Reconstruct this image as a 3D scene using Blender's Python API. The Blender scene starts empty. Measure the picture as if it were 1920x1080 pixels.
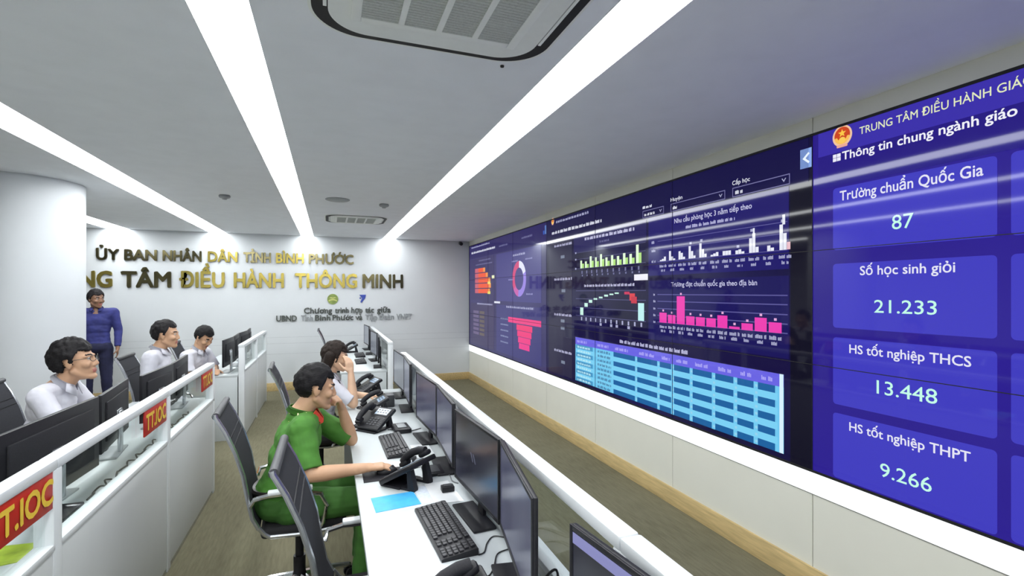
import bpy, bmesh, math, random
from mathutils import Vector, Matrix, Euler, noise
random.seed(7)
SC = bpy.context.scene
COL = SC.collection
PI = math.pi

# ------------------------------------------------------------------ camera, world, exposure, lights
cam = bpy.data.cameras.new('camera')
cam.sensor_width = 36.0
cam.lens = 930.0 / 1920.0 * 36.0
cam.shift_y = 8.0 / 1920.0
cam.clip_start = 0.02
cam_o = bpy.data.objects.new('camera', cam)
cam_o.location = (0.0, 0.0, 1.70)
cam_o.rotation_euler = (PI / 2, 0.0, -math.atan(343.0 / 930.0))
COL.objects.link(cam_o)
SC.camera = cam_o

world = bpy.data.worlds.new('world')
world.use_nodes = True
world.node_tree.nodes['Background'].inputs[0].default_value = (0.6, 0.65, 0.75, 1)
world.node_tree.nodes['Background'].inputs[1].default_value = 0.25
SC.world = world

SC.view_settings.view_transform = 'Standard'
SC.view_settings.look = 'None'
SC.view_settings.exposure = 0.0
SC.view_settings.gamma = 1.0
SC.view_settings.use_curve_mapping = False
SC.cycles.use_denoising = True
SC.cycles.max_bounces = 8
SC.cycles.caustics_reflective = False
SC.cycles.caustics_refractive = False

STRIP_POWER = 15.5          # radiance of the recessed ceiling light lines
CEIL = 2.693

# ------------------------------------------------------------------ materials
def lin(c):
    c = c / 255.0
    return c / 12.92 if c <= 0.04045 else ((c + 0.055) / 1.055) ** 2.4
def rgb(r, g, b): return (lin(r), lin(g), lin(b), 1.0)

def pmat(name, col, rough=0.5, metal=0.0, var=0.06, scale=30.0, bump=0.0, stretch=(1, 1, 1), spec=0.5, detail=3.0):
    m = bpy.data.materials.new(name); m.use_nodes = True
    nt = m.node_tree; b = nt.nodes['Principled BSDF']
    b.inputs['Roughness'].default_value = rough
    b.inputs['Metallic'].default_value = metal
    b.inputs['Specular IOR Level'].default_value = spec
    tc = nt.nodes.new('ShaderNodeTexCoord'); mp = nt.nodes.new('ShaderNodeMapping')
    mp.inputs['Scale'].default_value = stretch
    nz = nt.nodes.new('ShaderNodeTexNoise'); nz.inputs['Scale'].default_value = scale; nz.inputs['Detail'].default_value = detail
    cr = nt.nodes.new('ShaderNodeValToRGB')
    cr.color_ramp.elements[0].position = 0.3; cr.color_ramp.elements[1].position = 0.7
    cr.color_ramp.elements[0].color = tuple(max(0, c * (1 - var)) for c in col[:3]) + (1,)
    cr.color_ramp.elements[1].color = tuple(min(1, c * (1 + var)) for c in col[:3]) + (1,)
    L = nt.links.new
    L(tc.outputs['Object'], mp.inputs['Vector']); L(mp.outputs['Vector'], nz.inputs['Vector'])
    L(nz.outputs['Fac'], cr.inputs['Fac']); L(cr.outputs['Color'], b.inputs['Base Color'])
    if bump > 0:
        bp = nt.nodes.new('ShaderNodeBump'); bp.inputs['Strength'].default_value = bump; bp.inputs['Distance'].default_value = 0.01
        L(nz.outputs['Fac'], bp.inputs['Height']); L(bp.outputs['Normal'], b.inputs['Normal'])
    return m

def emat(name, col, strength=1.0, rough=0.1, sample=False, base=(0.004, 0.004, 0.006, 1), spec=0.5):
    m = bpy.data.materials.new(name); m.use_nodes = True
    b = m.node_tree.nodes['Principled BSDF']
    b.inputs['Base Color'].default_value = base
    b.inputs['Roughness'].default_value = rough
    b.inputs['Specular IOR Level'].default_value = spec
    b.inputs['Emission Color'].default_value = col
    b.inputs['Emission Strength'].default_value = strength
    if not sample: m.cycles.emission_sampling = 'NONE'
    return m

def glass_mat(name, tint, refl=0.5):
    m = bpy.data.materials.new(name); m.use_nodes = True
    nt = m.node_tree; nt.nodes.clear()
    out = nt.nodes.new('ShaderNodeOutputMaterial'); mix = nt.nodes.new('ShaderNodeMixShader')
    tr = nt.nodes.new('ShaderNodeBsdfTransparent'); tr.inputs[0].default_value = tint
    gl = nt.nodes.new('ShaderNodeBsdfGlossy'); gl.inputs['Roughness'].default_value = 0.03
    lw = nt.nodes.new('ShaderNodeLayerWeight')
    pw = nt.nodes.new('ShaderNodeMath'); pw.operation = 'POWER'; pw.inputs[1].default_value = 5.0
    mu = nt.nodes.new('ShaderNodeMath'); mu.operation = 'MULTIPLY_ADD'; mu.inputs[1].default_value = refl * 0.9; mu.inputs[2].default_value = refl * 0.035
    L = nt.links.new
    L(lw.outputs['Facing'], pw.inputs[0]); L(pw.outputs[0], mu.inputs[0]); L(mu.outputs[0], mix.inputs[0])
    L(tr.outputs[0], mix.inputs[1]); L(gl.outputs[0], mix.inputs[2]); L(mix.outputs[0], out.inputs[0])
    return m

M = {}
M['ceiling'] = pmat('ceiling paint', (0.90, 0.93, 0.97, 1), 0.85, var=0.02, scale=6)
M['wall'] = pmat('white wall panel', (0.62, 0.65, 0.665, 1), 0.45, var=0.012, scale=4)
M['wallwhite'] = pmat('unseen wall whitened for bounce', (0.86, 0.87, 0.88, 1), 0.7, var=0.012, scale=4)  # unseen walls whitened beyond the seen ones to bounce light onto the ceiling
M['groove'] = pmat('panel groove', (0.50, 0.52, 0.54, 1), 0.7)
M['cream'] = pmat('cream composite cladding', (0.72, 0.72, 0.64, 1), 0.35, var=0.02, scale=3)
M['joint'] = pmat('dark joint', (0.20, 0.20, 0.19, 1), 0.7)
M['wood'] = pmat('light wood skirting', (0.56, 0.42, 0.20, 1), 0.4, var=0.18, scale=9, stretch=(6, 0.6, 6))
M['carpet'] = None
M['white'] = pmat('white laminate', (0.57, 0.61, 0.62, 1), 0.35, var=0.01, scale=8)
M['whitepanel'] = pmat('white partition panel', (0.58, 0.60, 0.60, 1), 0.4, var=0.012, scale=5)
M['whitemetal'] = pmat('white powder coated metal', (0.70, 0.73, 0.745, 1), 0.3, var=0.01, scale=20)
M['black'] = pmat('black plastic', (0.010, 0.010, 0.013, 1), 0.42, spec=0.35, var=0.2, scale=60)
M['blackmatte'] = pmat('black matte plastic', (0.015, 0.015, 0.019, 1), 0.6, spec=0.3, var=0.25, scale=200, bump=0.05)
M['darkgrey'] = pmat('dark grey plastic', (0.05, 0.052, 0.058, 1), 0.5, var=0.15, scale=80)
M['key'] = pmat('grey black keycap', (0.028, 0.028, 0.033, 1), 0.45, var=0.2, scale=90)
M['silver'] = pmat('silver metal', (0.55, 0.57, 0.60, 1), 0.25, metal=0.9, var=0.05, scale=30)
M['chrome'] = pmat('polished chrome', (0.75, 0.76, 0.78, 1), 0.12, metal=1.0, var=0.03, scale=30)
M['greyplastic'] = pmat('grey plastic', (0.30, 0.32, 0.33, 1), 0.45, var=0.06)
M['mesh'] = pmat('black chair mesh', (0.020, 0.021, 0.027, 1), 0.8, spec=0.3, var=0.45, scale=400, bump=0.25)
M['seatfab'] = pmat('black seat fabric', (0.012, 0.012, 0.014, 1), 0.9, var=0.3, scale=300, bump=0.2)
M['glass'] = glass_mat('clear green glass', (0.93, 0.96, 0.95, 1), 0.6)
M['ac'] = pmat('off white air conditioner plastic', (0.88, 0.91, 0.88, 1), 0.5, var=0.015)
M['acgrille'] = pmat('grey intake grille', (0.52, 0.55, 0.52, 1), 0.7, var=0.1, scale=150)
M['dark'] = pmat('dark slot', (0.006, 0.006, 0.007, 1), 0.6)
M['gold'] = pmat('polished gold', (0.50, 0.40, 0.10, 1), 0.22, metal=1.0, var=0.25, scale=2.2)
M['bronze'] = pmat('gold with painted dark reflections', (0.16, 0.14, 0.07, 1), 0.2, metal=1.0, var=0.6, scale=2.0)  # same mirror gold, with the dark reflections on some words put into its colour
M['letterdark'] = pmat('dark letter', (0.10, 0.11, 0.10, 1), 0.3, metal=0.6, var=0.6, scale=5)
M['logogreen'] = pmat('olive green logo', (0.20, 0.27, 0.06, 1), 0.4, var=0.2, scale=12)
M['logoyellow'] = pmat('yellow green logo', (0.50, 0.52, 0.16, 1), 0.4)
M['logoblue'] = pmat('deep blue logo', (0.03, 0.06, 0.34, 1), 0.4)
M['red'] = pmat('red sign board', (0.50, 0.022, 0.016, 1), 0.35, var=0.08)
M['yellow'] = pmat('yellow sign lettering', (0.85, 0.58, 0.06, 1), 0.4)
M['paper'] = pmat('white paper', (0.80, 0.82, 0.83, 1), 0.7, var=0.02)
M['printedpaper'] = pmat('pale printed paper', (0.66, 0.72, 0.80, 1), 0.7, var=0.1, scale=60)
M['bluepaper'] = pmat('bright blue leaflet', (0.06, 0.42, 0.82, 1), 0.5, var=0.12, scale=25)
M['greenpaper'] = pmat('yellow green leaflet', (0.40, 0.52, 0.05, 1), 0.5, var=0.35, scale=14)
M['skin'] = pmat('skin', (0.56, 0.33, 0.20, 1), 0.5, var=0.07, scale=12)
M['skinpale'] = pmat('paler skin', (0.66, 0.42, 0.28, 1), 0.5, var=0.06, scale=12)
M['skindark'] = pmat('tanned skin', (0.26, 0.14, 0.085, 1), 0.5, var=0.08, scale=12)
M['lip'] = pmat('lips', (0.42, 0.15, 0.12, 1), 0.4)
M['eyewhite'] = pmat('eye white', (0.55, 0.52, 0.49, 1), 0.2)
M['iris'] = pmat('dark iris', (0.012, 0.008, 0.006, 1), 0.15)
M['hair'] = pmat('black hair', (0.010, 0.009, 0.010, 1), 0.6, var=0.6, scale=60, stretch=(1, 1, 4), bump=0.3, spec=0.2)
M['hairbrown'] = pmat('dark brown hair', (0.020, 0.013, 0.010, 1), 0.6, var=0.6, scale=60, stretch=(1, 1, 4), bump=0.3, spec=0.2)
M['greenshirt'] = pmat('green uniform cloth', (0.060, 0.205, 0.024, 1), 0.8, var=0.12, scale=18, bump=0.1)
M['greentrousers'] = pmat('dark green uniform cloth', (0.038, 0.130, 0.018, 1), 0.85, var=0.15, scale=18, bump=0.1)
M['whiteshirt'] = pmat('white shirt cloth', (0.60, 0.60, 0.66, 1), 0.8, var=0.05, scale=14, bump=0.1)
M['blueshirt'] = pmat('royal blue shirt cloth', (0.028, 0.033, 0.17, 1), 0.8, var=0.2, scale=14, bump=0.1)
M['navy'] = pmat('dark navy trousers cloth', (0.012, 0.014, 0.05, 1), 0.85, var=0.2, scale=14)
M['blacktrousers'] = pmat('black trousers cloth', (0.012, 0.012, 0.014, 1), 0.85, var=0.2, scale=14)
M['shoe'] = pmat('black leather', (0.012, 0.010, 0.010, 1), 0.35)
M['brownshoe'] = pmat('brown leather', (0.11, 0.05, 0.025, 1), 0.4)
M['redtab'] = pmat('red collar tab', (0.55, 0.05, 0.025, 1), 0.6)
M['straw'] = pmat('pale yellow braid', (0.75, 0.70, 0.42, 1), 0.6)
M['frameblack'] = pmat('thin black spectacle frame', (0.02, 0.02, 0.02, 1), 0.3)
M['lens'] = glass_mat('spectacle lens', (0.97, 0.98, 0.98, 1), 0.25)
M['cable'] = pmat('black rubber cable', (0.015, 0.015, 0.016, 1), 0.5)
M['greycable'] = pmat('grey rubber cable', (0.16, 0.17, 0.18, 1), 0.5)
M['lcd'] = emat('phone display', rgb(150, 175, 205), 0.6, 0.2, base=(0.2, 0.25, 0.3, 1))
M['lcddark'] = pmat('phone display ink', (0.03, 0.05, 0.08, 1), 0.3)
M['strip'] = emat('ceiling light diffuser', (0.96, 0.985, 1.0, 1), STRIP_POWER, 0.5, True, base=(0.8, 0.8, 0.8, 1))
M['ticker'] = emat('white led ticker strip', (0.95, 1.0, 1.0, 1), 1.05, 0.3, base=(0.4, 0.4, 0.4, 1))
M['tickertint'] = emat('pale tinted ticker dots', (1.0, 0.93, 0.88, 1), 0.98, 0.3, base=(0.4, 0.4, 0.4, 1))

def carpet():
    m = bpy.data.materials.new('woven carpet tiles'); m.use_nodes = True
    nt = m.node_tree; b = nt.nodes['Principled BSDF']; b.inputs['Roughness'].default_value = 0.95
    b.inputs['Specular IOR Level'].default_value = 0.1
    tc = nt.nodes.new('ShaderNodeTexCoord'); mp = nt.nodes.new('ShaderNodeMapping'); mp.inputs['Scale'].default_value = (60, 7, 1)
    n1 = nt.nodes.new('ShaderNodeTexNoise'); n1.inputs['Scale'].default_value = 1.0; n1.inputs['Detail'].default_value = 5
    n2 = nt.nodes.new('ShaderNodeTexNoise'); n2.inputs['Scale'].default_value = 260; n2.inputs['Detail'].default_value = 2
    n3 = nt.nodes.new('ShaderNodeTexNoise'); n3.inputs['Scale'].default_value = 1.3
    mx = nt.nodes.new('ShaderNodeMix'); mx.data_type = 'FLOAT'; mx.inputs[0].default_value = 0.5
    mx2 = nt.nodes.new('ShaderNodeMix'); mx2.data_type = 'FLOAT'; mx2.inputs[0].default_value = 0.25
    cr = nt.nodes.new('ShaderNodeValToRGB')
    cr.color_ramp.elements[0].position = 0.33; cr.color_ramp.elements[0].color = (0.120, 0.112, 0.070, 1)
    cr.color_ramp.elements[1].position = 0.67; cr.color_ramp.elements[1].color = (0.215, 0.202, 0.135, 1)
    bp = nt.nodes.new('ShaderNodeBump'); bp.inputs['Strength'].default_value = 0.4; bp.inputs['Distance'].default_value = 0.004
    L = nt.links.new
    L(tc.outputs['Object'], mp.inputs['Vector']); L(mp.outputs['Vector'], n1.inputs['Vector'])
    L(tc.outputs['Object'], n2.inputs['Vector']); L(tc.outputs['Object'], n3.inputs['Vector'])
    L(n1.outputs['Fac'], mx.inputs[2]); L(n2.outputs['Fac'], mx.inputs[3])
    L(mx.outputs[0], mx2.inputs[2]); L(n3.outputs['Fac'], mx2.inputs[3])
    L(mx2.outputs[0], cr.inputs['Fac']); L(cr.outputs['Color'], b.inputs['Base Color'])
    L(n2.outputs['Fac'], bp.inputs['Height']); L(bp.outputs['Normal'], b.inputs['Normal'])
    return m
M['carpet'] = carpet()

# ------------------------------------------------------------------ mesh helpers
def mat_of(m): return M[m] if isinstance(m, str) else m

class MB:
    """collects shapes; build() links them as ONE mesh object"""
    def __init__(s): s.bm = bmesh.new(); s.mats = []
    def mi(s, m):
        m = mat_of(m)
        if m not in s.mats: s.mats.append(m)
        return s.mats.index(m)
    def _fin(s, verts, m, T=None):
        if T is not None: bmesh.ops.transform(s.bm, matrix=T, verts=verts)
        i = s.mi(m) if m is not None else 0
        fs = set()
        for v in verts:
            for f in v.link_faces: fs.add(f)
        for f in fs: f.material_index = i
        return verts
    def box(s, x0, y0, z0, x1, y1, z1, m=None, bev=0.0, T=None, seg=2):
        r = bmesh.ops.create_cube(s.bm, size=1.0); vs = r['verts']
        bmesh.ops.scale(s.bm, vec=(abs(x1 - x0), abs(y1 - y0), abs(z1 - z0)), verts=vs)
        bmesh.ops.translate(s.bm, vec=((x0 + x1) / 2, (y0 + y1) / 2, (z0 + z1) / 2), verts=vs)
        if bev > 0:
            es = list({e for v in vs for e in v.link_edges})
            g = bmesh.ops.bevel(s.bm, geom=es, offset=bev, segments=seg, affect='EDGES', profile=0.5)
            vs = list({v for f in g['faces'] for v in f.verts} | {v for v in vs if v.is_valid})
        return s._fin(vs, m, T)
    def cyl(s, p, q, r, m=None, seg=16, r2=None, caps=True):
        p = Vector(p); q = Vector(q); d = q - p
        g = bmesh.ops.create_cone(s.bm, cap_ends=caps, segments=seg, radius1=r, radius2=r if r2 is None else r2, depth=d.length)
        T = Matrix.Translation((p + q) / 2) @ d.to_track_quat('Z', 'Y').to_matrix().to_4x4()
        return s._fin(g['verts'], m, T)
    def ell(s, c, r, m=None, R=None, sub=3):
        g = bmesh.ops.create_icosphere(s.bm, subdivisions=sub, radius=1.0)
        T = Matrix.Translation(c) @ (R.to_4x4() if R is not None else Matrix.Identity(4)) @ Matrix.Diagonal((r[0], r[1], r[2], 1))
        return s._fin(g['verts'], m, T)
    def tube(s, pts, r, m=None, seg=8, closed=False):
        pts = [Vector(p) for p in pts]; n = len(pts); rings = []
        up = Vector((0.13, 0.27, 0.95)).normalized()
        for i, p in enumerate(pts):
            a = pts[(i - 1) % n] if (closed or i > 0) else p
            b = pts[(i + 1) % n] if (closed or i < n - 1) else p
            t = (b - a).normalized()
            u = t.cross(up)
            if u.length < 1e-3: u = t.cross(Vector((1, 0, 0)))
            u.normalize(); w = u.cross(t)
            rr = r[i] if isinstance(r, (list, tuple)) else r
            rings.append([s.bm.verts.new(p + (u * math.cos(k * 2 * PI / seg) + w * math.sin(k * 2 * PI / seg)) * rr) for k in range(seg)])
        fs = []
        for i in range(n if closed else n - 1):
            A = rings[i]; B = rings[(i + 1) % n]
            for k in range(seg): fs.append(s.bm.faces.new((A[k], A[(k + 1) % seg], B[(k + 1) % seg], B[k])))
        if not closed:
            fs.append(s.bm.faces.new(rings[0][::-1])); fs.append(s.bm.faces.new(rings[-1]))
        i = s.mi(m) if m is not None else 0
        for f in fs: f.material_index = i
        return [v for R in rings for v in R]
    def prism(s, poly, axis, a, b, m=None, T=None):
        """poly: 2d outline in the two remaining axes (in x,y,z order), extruded along axis from a to b"""
        def P(u, v, w): return {'x': (w, u, v), 'y': (u, w, v), 'z': (u, v, w)}[axis]
        A = [s.bm.verts.new(P(u, v, a)) for u, v in poly]; B = [s.bm.verts.new(P(u, v, b)) for u, v in poly]
        n = len(poly); fs = [s.bm.faces.new(A), s.bm.faces.new(B[::-1])]
        for k in range(n): fs.append(s.bm.faces.new((A[k], B[k], B[(k + 1) % n], A[(k + 1) % n])))
        return s._fin(A + B, m, T)
    def face(s, pts, m=None):
        f = s.bm.faces.new([s.bm.verts.new(p) for p in pts]); f.material_index = s.mi(m) if m is not None else 0
        return f
    def lathe(s, prof, m=None, seg=24, c=(0, 0, 0), T=None):
        rings = []
        for r, z in prof:
            rings.append([s.bm.verts.new((c[0] + r * math.cos(2 * PI * k / seg), c[1] + r * math.sin(2 * PI * k / seg), c[2] + z)) for k in range(seg)])
        for A, B in zip(rings, rings[1:]):
            for k in range(seg): s.bm.faces.new((A[k], A[(k + 1) % seg], B[(k + 1) % seg], B[k]))
        s.bm.faces.new(rings[0][::-1]); s.bm.faces.new(rings[-1])
        return s._fin([v for R in rings for v in R], m, T)
    def add_mesh(s, me, m=None, T=None):
        n0 = len(s.bm.verts); s.bm.from_mesh(me); s.bm.verts.ensure_lookup_table()
        return s._fin(s.bm.verts[n0:], m, T)
    def build(s, name, m=None, parent=None, smooth=True, ang=40, loc=None):
        bmesh.ops.recalc_face_normals(s.bm, faces=s.bm.faces)
        me = bpy.data.meshes.new(name); s.bm.to_mesh(me); s.bm.free()
        if m is not None and not s.mats: s.mats = [mat_of(m)]
        for k in s.mats: me.materials.append(k)
        if smooth:
            for p in me.polygons: p.use_smooth = True
            me.set_sharp_from_angle(angle=math.radians(ang))
        o = bpy.data.objects.new(name, me); COL.objects.link(o)
        if parent is not None: o.parent = parent
        if loc is not None: o.location = loc
        return o

def tag(o, label=None, cat=None, group=None, kind=None):
    if label: o['label'] = label
    if cat: o['category'] = cat
    if group: o['group'] = group
    if kind: o['kind'] = kind
    return o
def thing(name, label, cat, loc=(0, 0, 0), rz=0.0, group=None):
    o = bpy.data.objects.new(name, None); COL.objects.link(o)
    o.empty_display_size = 0.1
    o.location = loc; o.rotation_euler = (0, 0, rz)
    return tag(o, label, cat, group)
def struct(o): o['kind'] = 'structure'; return o
def copy_tree(o, parent=None):
    c = o.copy(); COL.objects.link(c)
    if parent is not None: c.parent = parent; c.matrix_parent_inverse = o.matrix_parent_inverse.copy()
    for ch in [x for x in SC.objects if x.parent == o]: copy_tree(ch, c)
    return c

def eval_mesh(o):
    dg = bpy.context.evaluated_depsgraph_get(); dg.update()
    return bpy.data.meshes.new_from_object(o.evaluated_get(dg))

# ------------------------------------------------------------------ text (built in font, made into mesh)
HORN = {'ơ': 'o', 'ớ': 'ó', 'ờ': 'ò', 'ở': 'ỏ', 'ợ': 'ọ', 'Ơ': 'O', 'Ớ': 'Ó'}
def raw_text(s, bold, ext):
    c = bpy.data.curves.new('text', 'FONT'); c.body = s; c.size = 1.0; c.extrude = ext; c.resolution_u = 3
    o = bpy.data.objects.new('text', c); COL.objects.link(o)
    me = eval_mesh(o)
    bpy.data.objects.remove(o); bpy.data.curves.remove(c)
    return me
def ext_x(me):
    xs = [v.co.x for v in me.vertices]
    return (min(xs), max(xs)) if xs else (0, 0)
CAPH = None
def text_bm(s, bold=0.0, ext=0.0):
    """bmesh of a line of text, baseline z=0, left x=0, size 1; horns and under-dots that the font fills wrongly are rebuilt"""
    global CAPH
    if CAPH is None:
        me = raw_text('H', 0, 0); CAPH = max(v.co.y for v in me.vertices); bpy.data.meshes.remove(me)
    base = ''.join(HORN.get(ch, 'ê' if ch == 'ệ' else ch) for ch in s)
    bm = bmesh.new(); me = raw_text(base, bold, ext); bm.from_mesh(me); bpy.data.meshes.remove(me)
    for i, ch in enumerate(s):
        if ch in HORN or ch == 'ệ':
            me = raw_text(base[:i + 1], bold, 0); x1 = ext_x(me)[1]; bpy.data.meshes.remove(me)
            if ch == 'ệ':
                w = 0.26; d = 0.055
                pts = [(x1 - w - d + 2 * d * 0.5 + d * math.cos(a), -0.16 + d * math.sin(a)) for a in [k * PI / 4 for k in range(8)]]
            else:
                h = CAPH if ch.isupper() else CAPH * 0.74
                pts = [(x1 - 0.07, h - 0.10), (x1 + 0.0, h - 0.04), (x1 + 0.02, h + 0.05), (x1 + 0.085, h + 0.05), (x1 + 0.07, h - 0.05), (x1 - 0.03, h - 0.15)]
            A = [bm.verts.new((u, v, ext)) for u, v in pts]; bm.faces.new(A)
            if ext > 0:
                B = [bm.verts.new((u, v, -ext)) for u, v in pts]; bm.faces.new(B[::-1])
                for k in range(len(pts)): bm.faces.new((A[k], B[k], B[(k + 1) % len(pts)], A[(k + 1) % len(pts)]))
    return bm
def put_text(mb, s, frame, u0, u1, base, cap, m, bold=0.0, ext=0.0, d=0.0):
    """fits a line of text between u0 and u1; frame(u, v, w) gives the world point"""
    bm = text_bm(s, bold, ext)
    xs = [v.co.x for v in bm.verts]; a, b = min(xs), max(xs)
    sx = (u1 - u0) / (b - a); sy = cap / CAPH; sz = 1.0
    co = [v.co.copy() for v in bm.verts]; r = None
    for k, (ox, oy) in enumerate(((0, 0), (-1, 0.5), (1, -0.5), (-0.5, -1), (0.5, 1)) if bold > 0 else ((0, 0),)):
        for v, c in zip(bm.verts, co):
            v.co = Vector(frame(u0 + (c.x - a + ox * bold) * sx, base + (c.y + oy * bold) * sy, d + c.z * sz + 0.00012 * k))
        me = bpy.data.meshes.new('text'); bm.to_mesh(me)
        r = mb.add_mesh(me, m); bpy.data.meshes.remove(me)
    bm.free()
    return r

# ------------------------------------------------------------------ room shell
XR, YB = 2.581, 9.43
XL, YN = -5.6, -2.6
b = MB(); b.box(XL, YN, -0.1, XR + 0.12, YB + 0.1, 0.0, 'carpet'); struct(b.build('floor'))
STRIPS = [(0.93, 1.16), (-0.46, -0.255), (-1.863, -1.61), (-3.25, -2.95)]
b = MB()
edges = [XL] + [v for s_ in sorted(STRIPS) for v in s_] + [XR + 0.12]
for k in range(0, len(edges), 2): b.box(edges[k], YN, CEIL, edges[k + 1], YB + 0.1, CEIL + 0.12, 'ceiling')
b.box(XL, YN, CEIL + 0.1, XR + 0.12, YB + 0.1, CEIL + 0.14, 'ceiling')
b.box(-3.25, 5.05, CEIL, -2.95, 6.35, CEIL + 0.12, 'ceiling')
struct(b.build('ceiling'))

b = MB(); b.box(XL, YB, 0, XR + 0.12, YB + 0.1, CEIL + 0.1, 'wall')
for z in (0.635, 0.815, 0.92): b.box(XL, YB - 0.0012, z - 0.003, XR, YB, z + 0.003, 'groove')
struct(b.build('wall_back'))
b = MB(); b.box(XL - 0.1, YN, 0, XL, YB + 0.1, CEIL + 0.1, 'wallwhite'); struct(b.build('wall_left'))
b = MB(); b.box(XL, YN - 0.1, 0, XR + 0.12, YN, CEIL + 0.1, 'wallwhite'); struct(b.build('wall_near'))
# right wall: cream cladding below and above the screens, jointed on the panel grid
JP = 1.227
joints = [2.055 + JP * k for k in range(-4, 7)]
b = MB(); b.box(XR + 0.03, YN, 0, XR + 0.12, YB, CEIL + 0.1, 'joint')
ys = [YN] + joints[1:]
for a_, c_ in zip(ys, ys[1:]):
    b.box(XR, a_ + 0.0025, 0.0, XR + 0.03, c_ - 0.0025, 0.550, 'cream')
    b.box(XR, a_ + 0.0025, 2.602, XR + 0.03, c_ - 0.0025, CEIL, 'cream')
struct(b.build('wall_right'))
b = MB(); b.box(XR - 0.014, YN, 0, XR, YB - 0.014, 0.14, 'wood', 0.002); struct(b.build('baseboard_right'))
b = MB(); b.box(-3.6, YB - 0.014, 0, XR, YB, 0.14, 'wood', 0.002); struct(b.build('baseboard_back'))

# round column
b = MB(); b.lathe([(0.45, 0), (0.45, CEIL)], 'wall', 72, (-2.60, 5.70, 0)); struct(b.build('column', ang=60))

# ceiling light lines
LL = ['bright white light line in the ceiling nearest the video wall', 'bright white light line in the ceiling left of the large air conditioner',
      'bright white light line in the ceiling running out above the round column', 'short bright light line in the ceiling behind the round column']
for i, (x0, x1) in enumerate(STRIPS):
    t = thing('ceiling_light', LL[i], 'ceiling light', ((x0 + x1) / 2, 6.0, CEIL), group='ceiling light lines')
    y0, y1 = (YN, YB) if i < 3 else (6.35, YB)
    w = (x1 - x0) / 2
    d = MB(); d.box(-w + 0.002, y0 - 6 + 0.01, 0.004, w - 0.002, y1 - 6 - 0.003, 0.03, 'strip'); d.build('diffuser', parent=t)
    e = MB()
    for sx in (-1, 1): e.box(sx * w, y0 - 6 + 0.01, -0.001, sx * (w - 0.002), y1 - 6 - 0.003, 0.02, 'whitemetal')
    e.build('trim_edge', parent=t)

# ------------------------------------------------------------------ ceiling fittings
def cassette(name, label, cx, cy, S, drop, near_open):
    t = thing(name, label, 'air conditioner', (cx, cy, CEIL), 0, 'ceiling cassette air conditioners')
    h = S / 2
    def rr(hx, hy, r, n=14):
        pts = []
        for (sx, sy, a0) in ((1, 1, 0), (-1, 1, 90), (-1, -1, 180), (1, -1, 270)):
            for k in range(n + 1):
                a = math.radians(a0 + 90 * k / n); pts.append((sx * (hx - r) + r * math.cos(a), sy * (hy - r) + r * math.sin(a)))
        return pts
    f = MB(); f.prism(rr(h, h, 0.19), 'z', -0.006, 0.0, 'ac'); f.build('frame', parent=t)
    f = MB(); f.prism(rr(h - 0.012, h - 0.012, 0.178), 'z', -0.0075, -0.005, 'dark'); f.build('outlet_slot', parent=t)
    f = MB(); f.prism(rr(h - 0.066, h - 0.046, 0.145), 'z', -drop, -0.004, 'ac'); f.build('panel', parent=t)
    g = MB(); gh = h * 0.61
    g.box(-gh, -gh, -drop - 0.004, gh, gh, -drop + 0.002, 'acgrille')
    for k in range(1, 4):
        x = -gh + 2 * gh * k / 4; g.box(x - 0.011, -gh, -drop - 0.008, x + 0.011, gh, -drop, 'ac')
    n = 34
    for k in range(n):
        y = -gh + 2 * gh * (k + 0.5) / n; g.box(-gh, y - 0.003, -drop - 0.0055, gh, y + 0.003, -drop, 'acgrille')
    g.build('intake_grille', parent=t)
    fr = MB()
    for sx, sy in ((1, 0), (-1, 0), (0, 1), (0, -1)):
        w = 0.035
        if sx: fr.box(sx * gh, -gh - w, -drop - 0.006, sx * (gh + w), gh + w, -drop + 0.002, 'ac', 0.003)
        else: fr.box(-gh, sy * gh, -drop - 0.006, gh, sy * (gh + w), -drop + 0.002, 'ac', 0.003)
    fr.build('grille_frame', parent=t)
    for sx in (-1, 1):
        v = MB(); v.box(sx * (h - 0.062), -h + 0.20, -0.013, sx * (h - 0.050), h - 0.20, -0.006, 'ac', 0.001); v.build('louvre', parent=t)
    return t
cassette('air_conditioner', 'large square cassette air conditioner in the ceiling at the top of the picture', 0.385, 1.56, 0.91, 0.012, True)
cassette('air_conditioner', 'distant cassette air conditioner in the ceiling near the lettered back wall', 0.345, 7.08, 0.80, 0.012, True)

def disc(name, label, cat, x, y, prof, m, group=None):
    b = MB(); b.lathe(prof, m, 28); o = b.build(name, loc=(x, y, CEIL)); tag(o, label, cat, group); return o
disc('ceiling_speaker', 'flat round grey disc in the ceiling just before the distant air conditioner', 'speaker', 0.086, 5.62,
     [(0.001, 0.0), (0.125, 0.0), (0.125, -0.006), (0.112, -0.012), (0.001, -0.012)][::-1], 'greyplastic')
SMK = [(0.001, 0), (0.05, 0), (0.055, -0.012), (0.048, -0.026), (0.022, -0.036), (0.02, -0.044), (0.001, -0.046)][::-1]
disc('smoke_detector', 'small grey smoke detector in the ceiling left of the middle light line', 'smoke detector', -1.003, 5.78, SMK, 'greyplastic', 'smoke detectors')
disc('smoke_detector', 'small grey smoke detector in the ceiling right of the round disc', 'smoke detector', 0.582, 5.75, SMK, 'greyplastic', 'smoke detectors')
disc('ceiling_sensor', 'tiny black sensor in the ceiling at the corner of the large air conditioner', 'sensor', 0.712, 2.055,
     [(0.001, 0), (0.009, 0), (0.008, -0.006), (0.001, -0.008)][::-1], 'dark')
t = thing('security_camera', 'small dark security camera high in the back corner beside the video wall', 'camera', (2.40, YB, 2.655))
b = MB(); b.box(-0.03, -0.02, -0.03, 0.03, 0.0, 0.03, 'greyplastic', 0.004); b.build('bracket', parent=t)
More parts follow.
